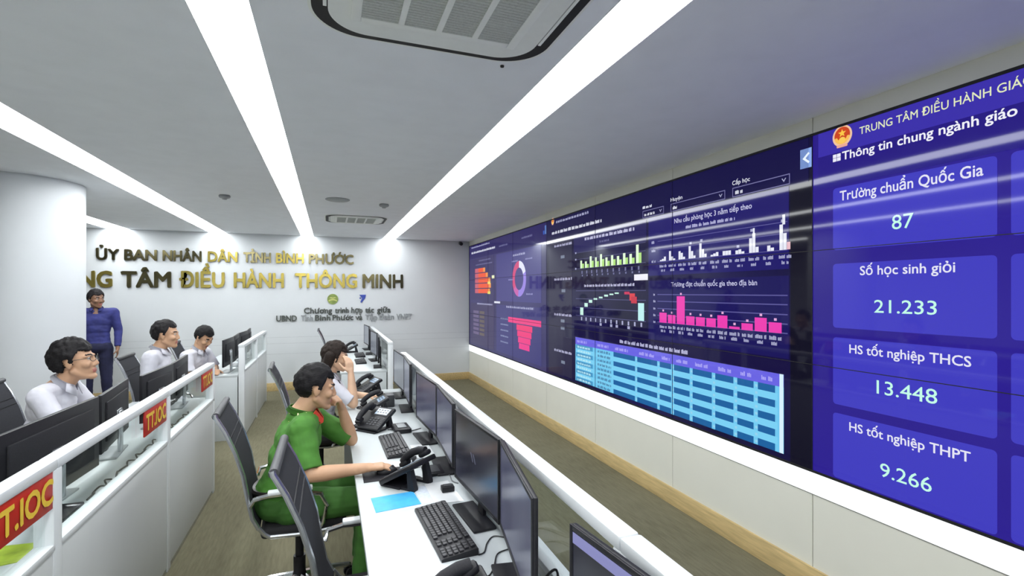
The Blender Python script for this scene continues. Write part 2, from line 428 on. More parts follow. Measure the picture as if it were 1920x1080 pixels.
b = MB(); b.cyl((0, -0.015, 0), (0, -0.09, -0.02), 0.035, 'darkgrey', 20); b.ell((0, -0.09, -0.02), (0.034, 0.03, 0.034), 'black'); b.build('housing', parent=t)

# ------------------------------------------------------------------ lettering and logos on the back wall
def fw(u, v, w): return (u, YB - 0.0145 - w, v)
GR = 'sign lettering on the back wall'
def wall_line(label, words, mats, base, cap, bold, ext):
    t = thing('wall_lettering', label, 'lettering', ((words[0][1] + words[-1][2]) / 2, YB, base), 0, GR)
    for k, (s, u0, u1) in enumerate(words):
        m_ = MB(); put_text(m_, s, fw, u0, u1, base, cap, mats[k % len(mats)], bold, ext)
        o = m_.build('word', ang=30, parent=t); o.matrix_parent_inverse = Matrix.Translation(-t.location)
    return t
wall_line('upper row of gold capitals on the back wall, beginning ỦY BAN NHÂN DÂN',
          [('ỦY', -3.37, -3.09), ('BAN', -3.01, -2.59), ('NHÂN', -2.50, -1.97), ('DÂN', -1.87, -1.45), ('TỈNH', -1.35, -0.94), ('BÌNH', -0.85, -0.42), ('PHƯỚC', -0.33, 0.41)],
          ['bronze', 'bronze', 'bronze', 'gold', 'bronze', 'gold', 'bronze'], 2.210, 0.160, 0.032, 0.014)
wall_line('lower row of larger gold capitals on the back wall, ending THÔNG MINH',
          [('TRUNG', -4.16, -3.18), ('TÂM', -3.05, -2.40), ('ĐIỀU', -2.27, -1.64), ('HÀNH', -1.49, -0.74), ('THÔNG', -0.55, 0.47), ('MINH', 0.58, 1.29)],
          ['gold', 'bronze', 'gold', 'gold', 'gold', 'bronze'], 1.786, 0.236, 0.032, 0.014)
wall_line('small dark upper caption line under the two round and blue logos on the back wall',
          [('Chương', -0.41, 0.05), ('trình', 0.10, 0.33), ('hợp', 0.38, 0.57), ('tác', 0.62, 0.77), ('giữa', 0.83, 1.07)],
          ['letterdark'], 1.328, 0.098, 0.024, 0.008)
wall_line('small dark lowest caption line on the back wall under the logos',
          [('UBND', -0.85, -0.53), ('Tỉnh', -0.46, -0.27), ('Bình', -0.23, 0.02), ('Phước', 0.06, 0.41), ('và', 0.45, 0.57), ('Tập', 0.62, 0.83), ('đoàn', 0.87, 1.13), ('VNPT', 1.18, 1.46)],
          ['letterdark', 'greyplastic', 'letterdark', 'letterdark', 'letterdark', 'greyplastic', 'greyplastic', 'greyplastic'], 1.200, 0.095, 0.024, 0.008)
b = MB(); b.cyl((0.062, YB - 0.012, 1.578), (0.062, YB, 1.578), 0.092, 'logogreen', 32)
b.prism([(0.062 - 0.07 + 0.014 * k, 1.560 + 0.022 * math.sin(k * 0.32)) for k in range(11)] + [(0.062 + 0.07 - 0.014 * k, 1.536 + 0.02 * math.sin((10 - k) * 0.32)) for k in range(11)], 'y', YB - 0.015, YB - 0.010, 'logoyellow')
b.prism([(0.0, 1.60), (0.03, 1.615), (0.062, 1.605), (0.10, 1.615), (0.125, 1.60), (0.062, 1.588)], 'y', YB - 0.015, YB - 0.010, 'logoyellow')
tag(b.build('wall_logo'), 'round olive green logo disc on the back wall', 'logo')
b = MB(); b.prism([(0.515, 1.655), (0.632, 1.655), (0.622, 1.60), (0.585, 1.545), (0.545, 1.505), (0.535, 1.53), (0.565, 1.585), (0.548, 1.615)], 'y', YB - 0.012, YB, 'logoblue')
b.cyl((0.532, YB - 0.012, 1.592), (0.532, YB, 1.592), 0.014, 'logoblue', 16)
tag(b.build('wall_logo'), 'blue swooping logo on the back wall right of the round one', 'logo')

# ------------------------------------------------------------------ video wall (one thing: panels, seams, what the screens show, ticker strip)
VW = thing('video_wall', 'huge blue video wall of charts and figures along the right wall', 'video wall', (XR, 4.2, 0.68))
VINV = Matrix.Translation((-XR, -4.2, -0.68))
ZB, ZT = 0.680, 2.598
def vpart(mb, name, label=None, **k):
    o = mb.build(name, parent=VW, **k); o.matrix_parent_inverse = VINV
    if label: o['label'] = label
    return o
GM = {}
def g(r, gg, b_, st=1.0):
    key = (r, gg, b_, st)
    if key not in GM: GM[key] = emat('screen colour %d %d %d' % (r, gg, b_), rgb(r, gg, b_), st, 0.045, spec=0.28)
    return GM[key]
def panel_mat(name, c0, c1, sc):
    m = emat(name, rgb(*c0), 1.0, 0.045, sample=True, spec=0.28)
    nt = m.node_tree; b_ = nt.nodes['Principled BSDF']
    tc = nt.nodes.new('ShaderNodeTexCoord'); nz = nt.nodes.new('ShaderNodeTexNoise'); nz.inputs['Scale'].default_value = sc
    cr = nt.nodes.new('ShaderNodeValToRGB'); cr.color_ramp.elements[0].color = rgb(*c0); cr.color_ramp.elements[1].color = rgb(*c1)
    cr.color_ramp.elements[0].position = 0.35; cr.color_ramp.elements[1].position = 0.65
    nt.links.new(tc.outputs['Object'], nz.inputs['Vector']); nt.links.new(nz.outputs['Fac'], cr.inputs['Fac'])
    nt.links.new(cr.outputs['Color'], b_.inputs['Emission Color'])
    return m
PM = [panel_mat('screen slate blue', (44, 38, 88), (58, 54, 108), 0.9), panel_mat('screen dark navy', (12, 8, 44), (22, 14, 74), 0.8),
      panel_mat('screen royal blue', (40, 24, 134), (46, 32, 152), 0.7)]
ROWZ = [ZB, 1.290, 1.935, ZT]
ycols = [9.415, 8.190, 6.963, 5.736, 4.509, 3.282, 2.055, 0.828, -0.399]
for c in range(8):
    for r in range(3):
        b = MB(); m = PM[0 if c < 3 else (1 if c < 6 else 2)]
        b.box(XR, ycols[c + 1] + 0.0008, ROWZ[r] + 0.0008, XR + 0.035, ycols[c] - 0.0008, ROWZ[r + 1] - 0.0008, m)
        vpart(b, 'display_panel', smooth=False)
def vf(u, v, w): return (XR - 0.0015 - w, -u, v)      # u = -y, so text runs towards the camera
def R(mb, y0, y1, z0, z1, m, d=0.0):
    mb.face([(XR - 0.0012 - d, y0, z0), (XR - 0.0012 - d, y1, z0), (XR - 0.0012 - d, y1, z1), (XR - 0.0012 - d, y0, z1)], m)
def RR(mb, y0, y1, z0, z1, rad, m, d=0.0):
    pts = []
    for (cy, cz, a0) in ((max(y0, y1) - rad, max(z0, z1) - rad, 0), (min(y0, y1) + rad, max(z0, z1) - rad, 90), (min(y0, y1) + rad, min(z0, z1) + rad, 180), (max(y0, y1) - rad, min(z0, z1) + rad, 270)):
        for k in range(5):
            a = math.radians(a0 + 22.5 * k); pts.append((XR - 0.0012 - d, cy + rad * math.cos(a), cz + rad * math.sin(a)))
    mb.face(pts, m)
def T(mb, s, y0, y1, base, cap, m, bold=0.006, d=0.0012): put_text(mb, s, vf, -y0, -y1, base, cap, m, bold, 0.0, d)
def scrib(mb, y0, y1, z, h, m, d=0.0010, seed=0):
    """a caption too small to read in the photograph: word-like dashes"""
    rr = random.Random(int(y0 * 1000 + z * 77) + seed); y = y0
    while y - y1 > h * 0.3:
        w = min(h * rr.uniform(1.0, 2.6), y - y1)
        yy = y
        while yy - (y - w) > h * 0.12:
            lw = min(h * rr.uniform(0.28, 0.5), yy - (y - w)); hh = h * rr.uniform(0.62, 1.0)
            R(mb, yy, yy - lw * 0.8, z, z + hh, m, d); yy -= lw
        y -= w + h * 0.45
WH = g(225, 228, 240); WH2 = g(170, 172, 205); DIM = g(110, 110, 150); CY = g(196, 250, 232)
# --- right-hand board: header and figure cards
b = MB(); R(b, 2.02, -0.39, 2.455, 2.592, g(58, 46, 168)); R(b, 2.02, -0.39, 2.335, 2.455, g(36, 22, 128)); R(b, 2.03, -0.39, 2.275, 2.335, g(38, 28, 132)); vpart(b, 'screen_header', smooth=False)
b = MB(); T(b, 'TRUNG TÂM ĐIỀU HÀNH', 1.788, 1.243, 2.5165, 0.037, g(226, 232, 190), 0.006); T(b, 'GIÁO DỤC', 1.224, 0.985, 2.5165, 0.037, g(226, 232, 190), 0.006)
vpart(b, 'caption_text', smooth=False)
b = MB(); T(b, 'Thông tin chung ngành giáo', 1.880, 1.160, 2.408, 0.043, g(240, 240, 250), 0.016); T(b, 'dục', 1.137, 1.035, 2.408, 0.043, g(240, 240, 250), 0.016)
for k in (0, 1):
    for q in (0, 1): R(b, 1.933 - 0.023 * k, 1.9125 - 0.023 * k, 2.409 + 0.0205 * q, 2.4275 + 0.0205 * q, g(235, 235, 250), 0.001)
vpart(b, 'caption_text', smooth=False)
def disc_face(mb, y, z, ry, rz, m, d, n=28): mb.face([(XR - 0.0012 - d, y + ry * math.cos(2 * PI * k / n), z + rz * math.sin(2 * PI * k / n)) for k in range(n)], m)
def emblem(yc, zc, r):
    b = MB(); disc_face(b, yc, zc, r, r * 1.05, g(240, 196, 160), 0.0006); disc_face(b, yc, zc + r * 0.06, r * 0.80, r * 0.82, g(205, 70, 30), 0.0010)
    st = []
    for k in range(10):
        a = PI / 2 + k * PI / 5; q = r * (0.42 if k % 2 == 0 else 0.18); st.append((XR - 0.0028, yc + q * math.cos(a), zc + r * 0.26 + q * math.sin(a)))
    b.face(st, g(250, 200, 70))
    for k in range(-4, 5):
        a = math.radians(270 + k * 17); disc_face(b, yc + r * 0.66 * math.cos(a), zc + r * 0.66 * math.sin(a), r * 0.17, r * 0.17, g(248, 190, 90), 0.0014, 10)
    disc_face(b, yc, zc - r * 0.42, r * 0.34, r * 0.30, g(250, 205, 90), 0.0018)
    RR(b, yc + r * 0.55, yc - r * 0.55, zc - r * 1.12, zc - r * 0.84, r * 0.08, g(235, 170, 150), 0.0020)
    vpart(b, 'round_emblem', smooth=False)
emblem(1.881, 2.538, 0.054)
CARD = g(64, 60, 190); CARD2 = g(60, 66, 180)
CZ = [(1.928, 2.264), (1.508, 1.854), (1.094, 1.456), (0.697, 1.047)]
for k, (z0, z1) in enumerate(CZ):
    for y0, y1 in ((1.933, 1.224), (1.180, 0.471), (0.427, -0.282)):
        b = MB(); RR(b, y0, y1, z0, z1, 0.018, CARD); vpart(b, 'figure_card', smooth=False)
FIG = [('Trường chuẩn Quốc Gia', 1.893, 1.270, 2.192, 0.050, '87', 1.630, 1.535, 2.006, 0.068),
       ('Số học sinh giỏi', 1.785, 1.370, 1.789, 0.045, '21.233', 1.714, 1.440, 1.598, 0.063),
       ('HS tốt nghiệp THCS', 1.841, 1.312, 1.380, 0.044, '13.448', 1.702, 1.438, 1.193, 0.066),
       ('HS tốt nghiệp THPT', 1.841, 1.314, 0.970, 0.044, '9.266', 1.685, 1.460, 0.785, 0.066)]
for (s1, a0, a1, bz, cz, s2, f0, f1, fz, fc) in FIG:
    b = MB(); T(b, s1, a0, a1, bz, cz, g(228, 228, 245), 0.014); vpart(b, 'caption_text', smooth=False)
    b = MB(); T(b, s2, f0, f1, fz, fc, CY, 0.004); vpart(b, 'figure_text', smooth=False)
# --- middle board
b = MB(); R(b, 5.72, 2.08, 2.335, 2.592, g(17, 11, 66)); R(b, 2.20, 2.06, 0.69, 2.335, g(10, 8, 28))
R(b, 3.60, 2.21, 1.84, 2.335, g(28, 20, 104)); R(b, 3.60, 2.21, 1.30, 1.80, g(24, 18, 88)); R(b, 4.99, 3.63, 2.14, 2.33, g(34, 28, 88))
R(b, 5.66, 5.03, 0.72, 2.30, g(40, 37, 66)); R(b, 4.96, 2.21, 1.202, 1.30, g(20, 12, 62))
vpart(b, 'screen_header', smooth=False)
emblem(5.548, 2.572, 0.040)
b = MB(); scrib(b, 5.45, 4.65, 2.535, 0.030, WH2); scrib(b, 5.57, 4.38, 2.408, 0.038, WH); vpart(b, 'caption_text', smooth=False)
def frame_rect(mb, y0, y1, z0, z1, t_, m, d=0.001):
    R(mb, y0, y1, z0, z0 + t_, m, d); R(mb, y0, y1, z1 - t_, z1, m, d); R(mb, y0, y0 - t_, z0, z1, m, d); R(mb, y1 + t_, y1, z0, z1, m, d)
for (y0, y1, s_, w) in ((3.683, 3.391, None, 0.14), (3.302, 2.718, 'Huyện', 0.14), (2.652, 2.202, 'Cấp học', 0.15)):
    b = MB(); frame_rect(b, y0, y1, 2.346, 2.410, 0.0055, g(120, 118, 165))
    yc = y1 + 0.042
    b.face([(XR - 0.0024, yc + 0.016, 2.388), (XR - 0.0024, yc + 0.010, 2.390), (XR - 0.0024, yc, 2.376), (XR - 0.0024, yc - 0.010, 2.390), (XR - 0.0024, yc - 0.016, 2.388), (XR - 0.0024, yc, 2.366)], WH2)
    scrib(b, y0 - 0.025, y0 - (0.09 if s_ else 0.17), 2.362, 0.026, WH)
    if s_: T(b, s_, y0, y0 - w, 2.428, 0.028, WH, 0.01)
    else: scrib(b, y0, y0 - w, 2.428, 0.024, WH)
    vpart(b, 'drop_down_box', smooth=False)
b = MB(); R(b, 2.134, 2.061, 2.416, 2.528, g(140, 172, 235)); b.face([(XR - 0.003, 2.080, 2.505), (XR - 0.003, 2.072, 2.495), (XR - 0.003, 2.098, 2.472), (XR - 0.003, 2.072, 2.449), (XR - 0.003, 2.080, 2.440), (XR - 0.003, 2.118, 2.472)], g(235, 245, 255))
vpart(b, 'arrow_button', smooth=False)
b = MB(); R(b, 5.79, 5.745, 2.44, 2.55, g(120, 165, 235)); R(b, 5.84, 5.80, 2.44, 2.49, g(70, 110, 200)); vpart(b, 'arrow_button', smooth=False)
# white clustered bars
b = MB(); T(b, 'Nhu cầu phòng học 3 năm tiếp theo', 3.256, 2.486, 2.247, 0.036, g(205, 205, 235), 0.012); scrib(b, 3.123, 2.629, 2.190, 0.026, g(180, 180, 220))
for z in (2.125, 2.055, 1.955): R(b, 3.47, 2.22, z - 0.0025, z + 0.0025, g(92, 88, 150), 0.0006)
for z in (2.11, 2.04, 1.95): scrib(b, 3.555, 3.50, z, 0.024, WH2)
HB = [(.010, .018, .035), (.075, .03, .012), (.065, .05, .018), (.095, .055, .02), (.105, .06, .025), (.012, .02, .028), (.03, .03, .03), (.025, .03, .015), (.095, .125, .035), (.0, .035, .02), (.155, .10, .045)]
for k, tri in enumerate(HB):
    y = 3.44 - 0.1165 * k
    for q, h in enumerate(tri):
        if h > 0: R(b, y - 0.026 * q, y - 0.026 * q - 0.024, 1.957, 1.957 + h, g(232, 234, 246) if not (k == 10 and q == 2) else g(235, 190, 200), 0.0009)
    if k in (3, 4, 7, 8, 10): R(b, y - 0.01, y - 0.034, 1.957 + max(tri) + 0.012, 1.957 + max(tri) + 0.030, WH2, 0.0009)
    if k == 10: R(b, y - 0.020, y - 0.040, 2.11, 2.17, WH, 0.0011)
    if k == 8: R(b, y - 0.030, y - 0.045, 2.08, 2.115, WH, 0.0011)
    scrib(b, y + 0.005, y - 0.085, 1.905, 0.024, WH2); scrib(b, y - 0.015, y - 0.065, 1.870, 0.022, WH2)
vpart(b, 'bar_chart', smooth=False)
# pink bars
b = MB(); T(b, 'Trường đạt chuẩn quốc gia theo địa bàn', 3.296, 2.444, 1.746, 0.034, g(200, 200, 232), 0.012)
for z in (1.681, 1.625, 1.565, 1.508, 1.452): R(b, 3.475, 2.218, z - 0.0035, z + 0.0035, g(92, 88, 152), 0.0006); scrib(b, 3.53, 3.50, z - 0.010, 0.02, WH2)
PK = [1.532, 1.518, 1.669, 1.517, 1.515, 1.513, 1.538, 1.467, 1.495, 1.538, 1.514]
for k, z in enumerate(PK):
    y = 3.398 - 0.1093 * k; R(b, y + 0.049, y - 0.045, 1.450, z, g(236, 62, 176), 0.0009); R(b, y + 0.01, y - 0.01, z + 0.010, z + 0.026, g(225, 170, 215), 0.0009)
    scrib(b, y + 0.045, y - 0.045, 1.405, 0.026, WH2); scrib(b, y + 0.03, y - 0.03, 1.372, 0.024, WH2)
vpart(b, 'bar_chart', smooth=False)
# green bars
b = MB(); scrib(b, 4.733, 3.807, 2.257, 0.034, g(205, 205, 235)); scrib(b, 4.42, 4.24, 2.205, 0.024, DIM)
for z in (2.135, 2.062, 1.960): R(b, 4.93, 3.64, z - 0.003, z + 0.003, g(78, 76, 118), 0.0006); R(b, 4.955, 4.925, z - 0.008, z + 0.010, WH2, 0.0009)
GB = [.085, .07, .118, .10, .125, .085, .10, .085, .105, .09, .165]
for k, h in enumerate(GB):
    y = 4.785 - 0.105 * k
    R(b, y + 0.048, y + 0.008, 1.960, 1.960 + h, g(226, 250, 214), 0.0009); R(b, y + 0.008, y - 0.034, 1.960, 1.960 + h * (0.58 if k != 10 else 0.55), g(178, 226, 130), 0.0009)
    R(b, y + 0.02, y - 0.005, 1.900, 1.935, DIM, 0.0009); R(b, y + 0.012, y - 0.012, 1.872, 1.890, DIM, 0.0009)
vpart(b, 'bar_chart', smooth=False)
b = MB(); R(b, 3.814, 3.608, 1.806, 1.860, g(240, 240, 250)); vpart(b, 'legend_box', smooth=False)
# falling bridge chart
b = MB(); scrib(b, 4.743, 3.807, 1.757, 0.028, g(195, 195, 225))
for z in (1.716, 1.629, 1.533, 1.445): R(b, 4.938, 3.634, z - 0.003, z + 0.003, g(84, 82, 130), 0.0006)
WF = [(4.80, 1.453, 1.535), (4.703, 1.545, 1.585), (4.607, 1.590, 1.620), (4.505, 1.622, 1.640), (4.398, 1.639, 1.655), (4.295, 1.657, 1.676), (4.196, 1.673, 1.687), (4.101, 1.684, 1.698)]
for y, z0, z1 in WF: R(b, y + 0.036, y - 0.036, z0, z1, g(200, 240, 226), 0.0009)
R(b, 3.97, 3.885, 1.680, 1.705, g(200, 50, 90), 0.0009); R(b, 3.885, 3.80, 1.625, 1.690, g(214, 60, 70), 0.0009); R(b, 3.86, 3.77, 1.600, 1.660, g(196, 44, 66), 0.0011)
R(b, 3.752, 3.662, 1.448, 1.604, g(190, 240, 240), 0.0009)
for k in range(12):
    y = 4.80 - 0.1 * k; R(b, y + 0.015, y - 0.01, 1.395, 1.432, WH2, 0.0009)
    if k in (4, 6, 7, 9): R(b, y + 0.02, y - 0.02, 1.362, 1.388, WH2, 0.0009)
vpart(b, 'bridge_chart', smooth=False)
# side column of small headings
b = MB()
for z in (2.245, 1.842, 1.420, 0.988): scrib(b, 5.50, 5.03, z, 0.032, g(180, 180, 210))
for z, y in ((2.10, 5.27), (1.70, 5.25), (1.345, 5.27), (1.26, 5.27), (0.86, 5.26)): R(b, y + 0.05, y - 0.05, z, z + 0.035, g(120, 130, 150), 0.0009)
vpart(b, 'caption_text', smooth=False)
# blue data table
b = MB(); T1 = 0.0006
R(b, 4.947, 2.245, 0.722, 1.202, g(112, 200, 240), T1); R(b, 4.947, 2.245, 1.124, 1.202, g(104, 98, 226), 0.0008)
nr = 9; zz = 1.124
rh = (1.124 - 0.722) / nr
cols = [4.947, 4.507, 4.17, 3.777, 3.456, 3.275, 3.058, 2.824, 2.621, 2.450, 2.285]
for k in range(nr):
    z1 = 1.124 - rh * k
    if k % 2 == 0:
        for c0, c1 in zip(cols[2:], cols[3:]): R(b, c0 - 0.012, c1 + 0.022, z1 - rh, z1, g(24, 96, 158), 0.0008)
        R(b, 4.93, 4.56, z1 - rh, z1, g(66, 148, 196), 0.0008)
    else: R(b, 4.93, 2.29, z1 - rh, z1, g(122, 208, 244), 0.0008)
    scrib(b, 4.46, 4.20, z1 - rh * 0.85, rh * 0.6, g(70, 120, 160), 0.0010, k); scrib(b, 4.90, 4.60, z1 - rh * 0.8, rh * 0.55, g(190, 235, 245), 0.0010, k)
    for c0 in cols[3:-1]: R(b, c0 + 0.010, c0 - 0.010, z1 - rh * 0.72, z1 - rh * 0.35, g(150, 210, 238), 0.0010)
for c0, c1 in zip(cols, cols[1:]): scrib(b, c0 - 0.04, max(c1 + 0.04, c0 - 0.26), 1.146, 0.030, g(170, 165, 245), 0.0011)
R(b, 2.275, 2.247, 0.722, 1.202, g(215, 240, 255), 0.0012)
for c0 in (4.507, 3.282): R(b, c0 + 0.004, c0 - 0.004, 0.722, 1.202, g(40, 80, 150), 0.0012)
vpart(b, 'data_table', smooth=False)
b = MB(); scrib(b, 4.049, 3.10, 1.222, 0.034, g(190, 190, 225)); vpart(b, 'caption_text', smooth=False)
# --- far board
b = MB(); R(b, 9.38, 5.76, 2.34, 2.592, g(36, 28, 92)); R(b, 7.74, 5.90, 1.56, 2.32, g(66, 62, 128)); R(b, 9.33, 7.86, 1.56, 2.32, g(52, 46, 96)); R(b, 7.74, 5.90, 0.74, 1.50, g(58, 55, 118)); R(b, 9.33, 7.86, 0.74, 1.50, g(58, 50, 92))
vpart(b, 'screen_header', smooth=False)
b = MB(); scrib(b, 9.25, 8.10, 2.535, 0.030, WH2); scrib(b, 9.25, 7.80, 2.430, 0.040, WH); scrib(b, 8.75, 8.05, 2.262, 0.030, DIM); scrib(b, 8.95, 7.95, 2.195, 0.026, DIM)
scrib(b, 6.95, 6.46, 2.235, 0.035, WH2); scrib(b, 7.25, 6.15, 1.462, 0.034, WH2); scrib(b, 8.86, 7.95, 1.478, 0.030, WH2); scrib(b, 7.6, 7.2, 2.43, 0.03, DIM); scrib(b, 6.6, 6.2, 2.46, 0.03, DIM)
R(b, 7.85, 7.55, 1.52, 1.552, WH)
vpart(b, 'caption_text', smooth=False)
b = MB()
for k in range(5):
    z = 2.06 - 0.094 * k; L_ = (8.36, 8.20, 8.06, 8.03, 8.08)[k]
    R(b, 9.00, 8.78, z, z + 0.078, g(196, 92, 110), 0.0009); R(b, 8.78, L_ + 0.12, z, z + 0.078, g(236, 86, 44), 0.0009); R(b, L_ + 0.12, L_, z, z + 0.078, g(238, 150, 70), 0.0009)
R(b, 7.98, 7.84, 1.93, 1.985, g(230, 236, 190), 0.0009); R(b, 8.22, 8.06, 1.84, 1.885, g(240, 225, 120), 0.0009); R(b, 8.22, 8.06, 1.67, 1.715, g(220, 225, 120), 0.0009)
vpart(b, 'bar_chart', smooth=False)
b = MB(); NS = 48
for k in range(NS):
    a0, a1 = 2 * PI * k / NS, 2 * PI * (k + 1) / NS; am = (a0 + a1) / 2
    # angle measured from up, turning towards the camera
    m = g(226, 228, 250) if am < 1.15 else (g(150, 130, 220) if am < 3.3 else (g(196, 92, 170) if am < 4.0 else g(206, 66, 120)))
    pt = lambda a, r: (XR - 0.0022, 6.70 - r * 1.04 * math.sin(a), 1.895 + r * 0.98 * math.cos(a))
    b.face([pt(a0, 0.265), pt(a1, 0.265), pt(a1, 0.165), pt(a0, 0.165)], m)
for y, z in ((6.45, 2.155), (6.42, 1.665), (7.15, 1.88), (7.0, 2.15)): scrib(b, y, y - 0.25, z, 0.024, g(150, 150, 200))
vpart(b, 'donut_chart', smooth=False)
b = MB()
R(b, 7.161, 5.900, 1.245, 1.325, g(232, 58, 130), 0.0009)
for k, (h0) in enumerate((0.30, 0.27, 0.235, 0.20)):
    R(b, 6.50 + h0, 6.50 - h0, 1.150 - 0.088 * k, 1.232 - 0.088 * k, g(236, 52, 116 + 8 * k), 0.0009)
for k in range(5): scrib(b, 7.52, 7.16, 1.275 - 0.092 * k, 0.026, g(140, 150, 185))
vpart(b, 'funnel_chart', smooth=False)
b = MB()
for k in range(6): R(b, 9.12, 8.75, 1.31 - 0.078 * k, 1.36 - 0.078 * k, g(104, 92, 128), 0.0009); R(b, 8.70, 8.40, 1.31 - 0.078 * k, 1.36 - 0.078 * k, g(98, 88, 84), 0.0009)
vpart(b, 'list_table', smooth=False)
# dark seams between the panels, outer frame, ticker strip
b = MB()
for y in ycols[1:-1]: b.box(XR - 0.0048, y - 0.0014, ZB, XR - 0.003, y + 0.0014, ZT, 'dark')
for z in ROWZ[1:3]: b.box(XR - 0.0048, ycols[-1], z - 0.0020, XR - 0.003, ycols[0], z + 0.0020, 'dark')
vpart(b, 'bezel_seam', smooth=False)
b = MB()
b.box(XR - 0.006, ycols[-1], ZT - 0.010, XR + 0.03, ycols[0], ZT + 0.004, 'dark'); b.box(XR - 0.006, ycols[0] - 0.012, ZB, XR + 0.03, ycols[0], ZT, 'dark'); b.box(XR - 0.006, ycols[-1], ZB - 0.003, XR + 0.03, ycols[0], ZB + 0.010, 'dark')
vpart(b, 'outer_frame', smooth=False)
ty = [9.415] + ycols[1:]
rr = random.Random(4)
for y0, y1 in zip(ty, ty[1:]):
    b = MB(); b.box(XR - 0.004, y1 + 0.0015, 0.556, XR + 0.03, y0 - 0.0015, 0.677, 'ticker')
    for k in range(3):
        yy = y1 + rr.uniform(0.1, 0.9); zz = 0.59
        for q in range(7): R(b, yy + 0.04 * q, yy + 0.04 * q + 0.028, zz, zz + 0.05, 'tickertint', 0.0035)
    vpart(b, 'ticker_strip', 'glowing white ticker strip', smooth=False)
b = MB(); b.box(XR - 0.003, -0.4, 0.551, XR + 0.03, 9.415, 0.555, 'joint'); vpart(b, 'shadow_gap', smooth=False)

# ------------------------------------------------------------------ desks and glass-topped partitions
def desk(label, x0, x1, y0, y1, back, group):
    """x0: front edge side; back: sign of the partition side"""
    xm = (x0 + x1) / 2; t = thing('long_desk', label, 'desk', (xm, (y0 + y1) / 2, 0), 0, group)
    w = abs(x1 - x0) / 2; l = (y1 - y0) / 2
    b = MB(); b.box(-w, -l, 0.722, w, l, 0.75, 'white', 0.003); b.build('worktop', parent=t)
    for s in (-1, 1):
        b = MB(); b.box(-w + 0.01, s * l, 0.0, w - 0.005, s * (l - 0.025), 0.722, 'white', 0.002); b.build('end_panel', parent=t)
    n = max(1, round((y1 - y0) / 1.31) - 1)
    for k in range(n):
        y = -l + (k + 1) * 2 * l / (n + 1)
        b = MB(); b.box(-w + 0.06, y - 0.0125, 0.0, w - 0.005, y + 0.0125, 0.722, 'white', 0.002); b.build('divider_panel', parent=t)
    b = MB(); xb = back * (w - 0.03); b.box(xb - 0.009, -l + 0.03, 0.25, xb + 0.009, l - 0.03, 0.722, 'whitepanel'); b.build('modesty_panel', parent=t)
    b = MB(); xb = back * (w - 0.10); b.box(xb - 0.05, -l + 0.05, 0.66, xb + 0.05, l - 0.05, 0.664, 'silver'); b.build('cable_tray', parent=t)
    return t
def partition(label, xc, y0, y1, posts, face, group, rails=None):
    t = thing('desk_partition', label, 'partition', (xc, (y0 + y1) / 2, 0), 0, group); ym = (y0 + y1) / 2
    hw = 0.030
    ps = sorted(posts)
    bays = list(zip(ps, ps[1:]))
    for a, c in bays:
        p = MB(); p.box(-hw + 0.004, a - ym + 0.002, 0.03, hw - 0.004, c - ym - 0.002, 0.775, 'whitepanel', 0.002); p.build('lower_panel', parent=t)
        gl = MB(); gl.box(-0.004, a - ym + 0.025, 0.798, 0.004, c - ym - 0.025, 1.066, 'glass'); gl.build('glass_pane', parent=t, smooth=False)
        q = MB(); q.box(-hw, a - ym + 0.02, 0.775, hw, c - ym - 0.02, 0.80, 'whitemetal', 0.004); q.build('sill_rail', parent=t)
        q = MB(); q.box(-hw, a - ym - (0.0 if a == ps[0] else -0.002), 1.062, hw, c - ym - 0.002, 1.10, 'whitemetal', 0.006); q.build('top_rail', parent=t)
    for y in ps:
        w = 0.03
        yy = min(max(y, ps[0] + w), ps[-1] - w) - ym
        p = MB(); p.box(-hw, yy - w, 0.0, hw, yy + w, 1.064, 'whitemetal', 0.004); p.build('post', parent=t)
    p = MB(); p.box(-hw + 0.006, y0 - ym, 0.0, hw - 0.006, y1 - ym, 0.035, 'silver'); p.build('kick_rail', parent=t)
    return t
DG, PG = 'white long desks', 'glass-topped white desk partitions'
desk('long white desk of the officer in green, running towards the camera', 0.125, 0.665, 0.15, 4.98, 1, DG)
desk('far white desk at the back on the right, beyond the aisle gap', 0.125, 0.665, 6.22, 9.0, 1, DG)
desk('near white desk at left, seen through glass panes with red signs', -1.60, -0.985, 0.5, 5.17, 1, DG)
desk('far white desk at left, near the back wall, where a man leans', -1.56, -0.985, 6.46, 8.62, 1, DG)
partition('long white partition with glass and top rail beside the officer\'s desk', 0.697, 0.10, 5.06, [0.10, 1.05, 2.72, 4.40, 5.06], 1, PG)
partition('far right white partition with glass panes by the back wall', 0.697, 6.12, 9.05, [6.12, 7.58, 9.05], 1, PG)
partition('near left white partition with glass panes and red signs hung under its rail', -0.948, 0.45, 4.87, [0.45, 0.94, 2.25, 3.575, 4.87], -1, PG)
partition('far left white partition with glass panes, behind the gap', -0.948, 6.44, 8.64, [6.44, 7.54, 8.64], -1, PG)

# red signs hung on the near left partition
SG = 'red signs on the left partition'
def red_sign(label, y0, y1, z0, z1):
    t = thing('hanging_sign', label, 'sign', (-0.926, (y0 + y1) / 2, z0), 0, SG); l = (y1 - y0) / 2; h = z1 - z0
    b = MB(); b.box(-0.004, -l, 0, 0.004, l, h, 'red', 0.0015); b.build('board', parent=t)
    b = MB(); put_text(b, 'TT.IOC', lambda u, v, w: (0.0045 + w, u, v), -l * 0.90, l * 0.90, h * 0.20, h * 0.60, 'yellow', 0.030, 0.0, 0.0012); b.build('sign_text', parent=t, smooth=False)
    for s in (-1, 1):
        b = MB(); b.box(-0.006, s * l * 0.7 - 0.012, h - 0.004, 0.0, s * l * 0.7 + 0.012, h + 0.006, 'silver'); b.build('clip', parent=t)
red_sign('red TT.IOC sign nearest the camera, cut by the left edge of the picture', 1.825, 2.238, 0.930, 1.066)
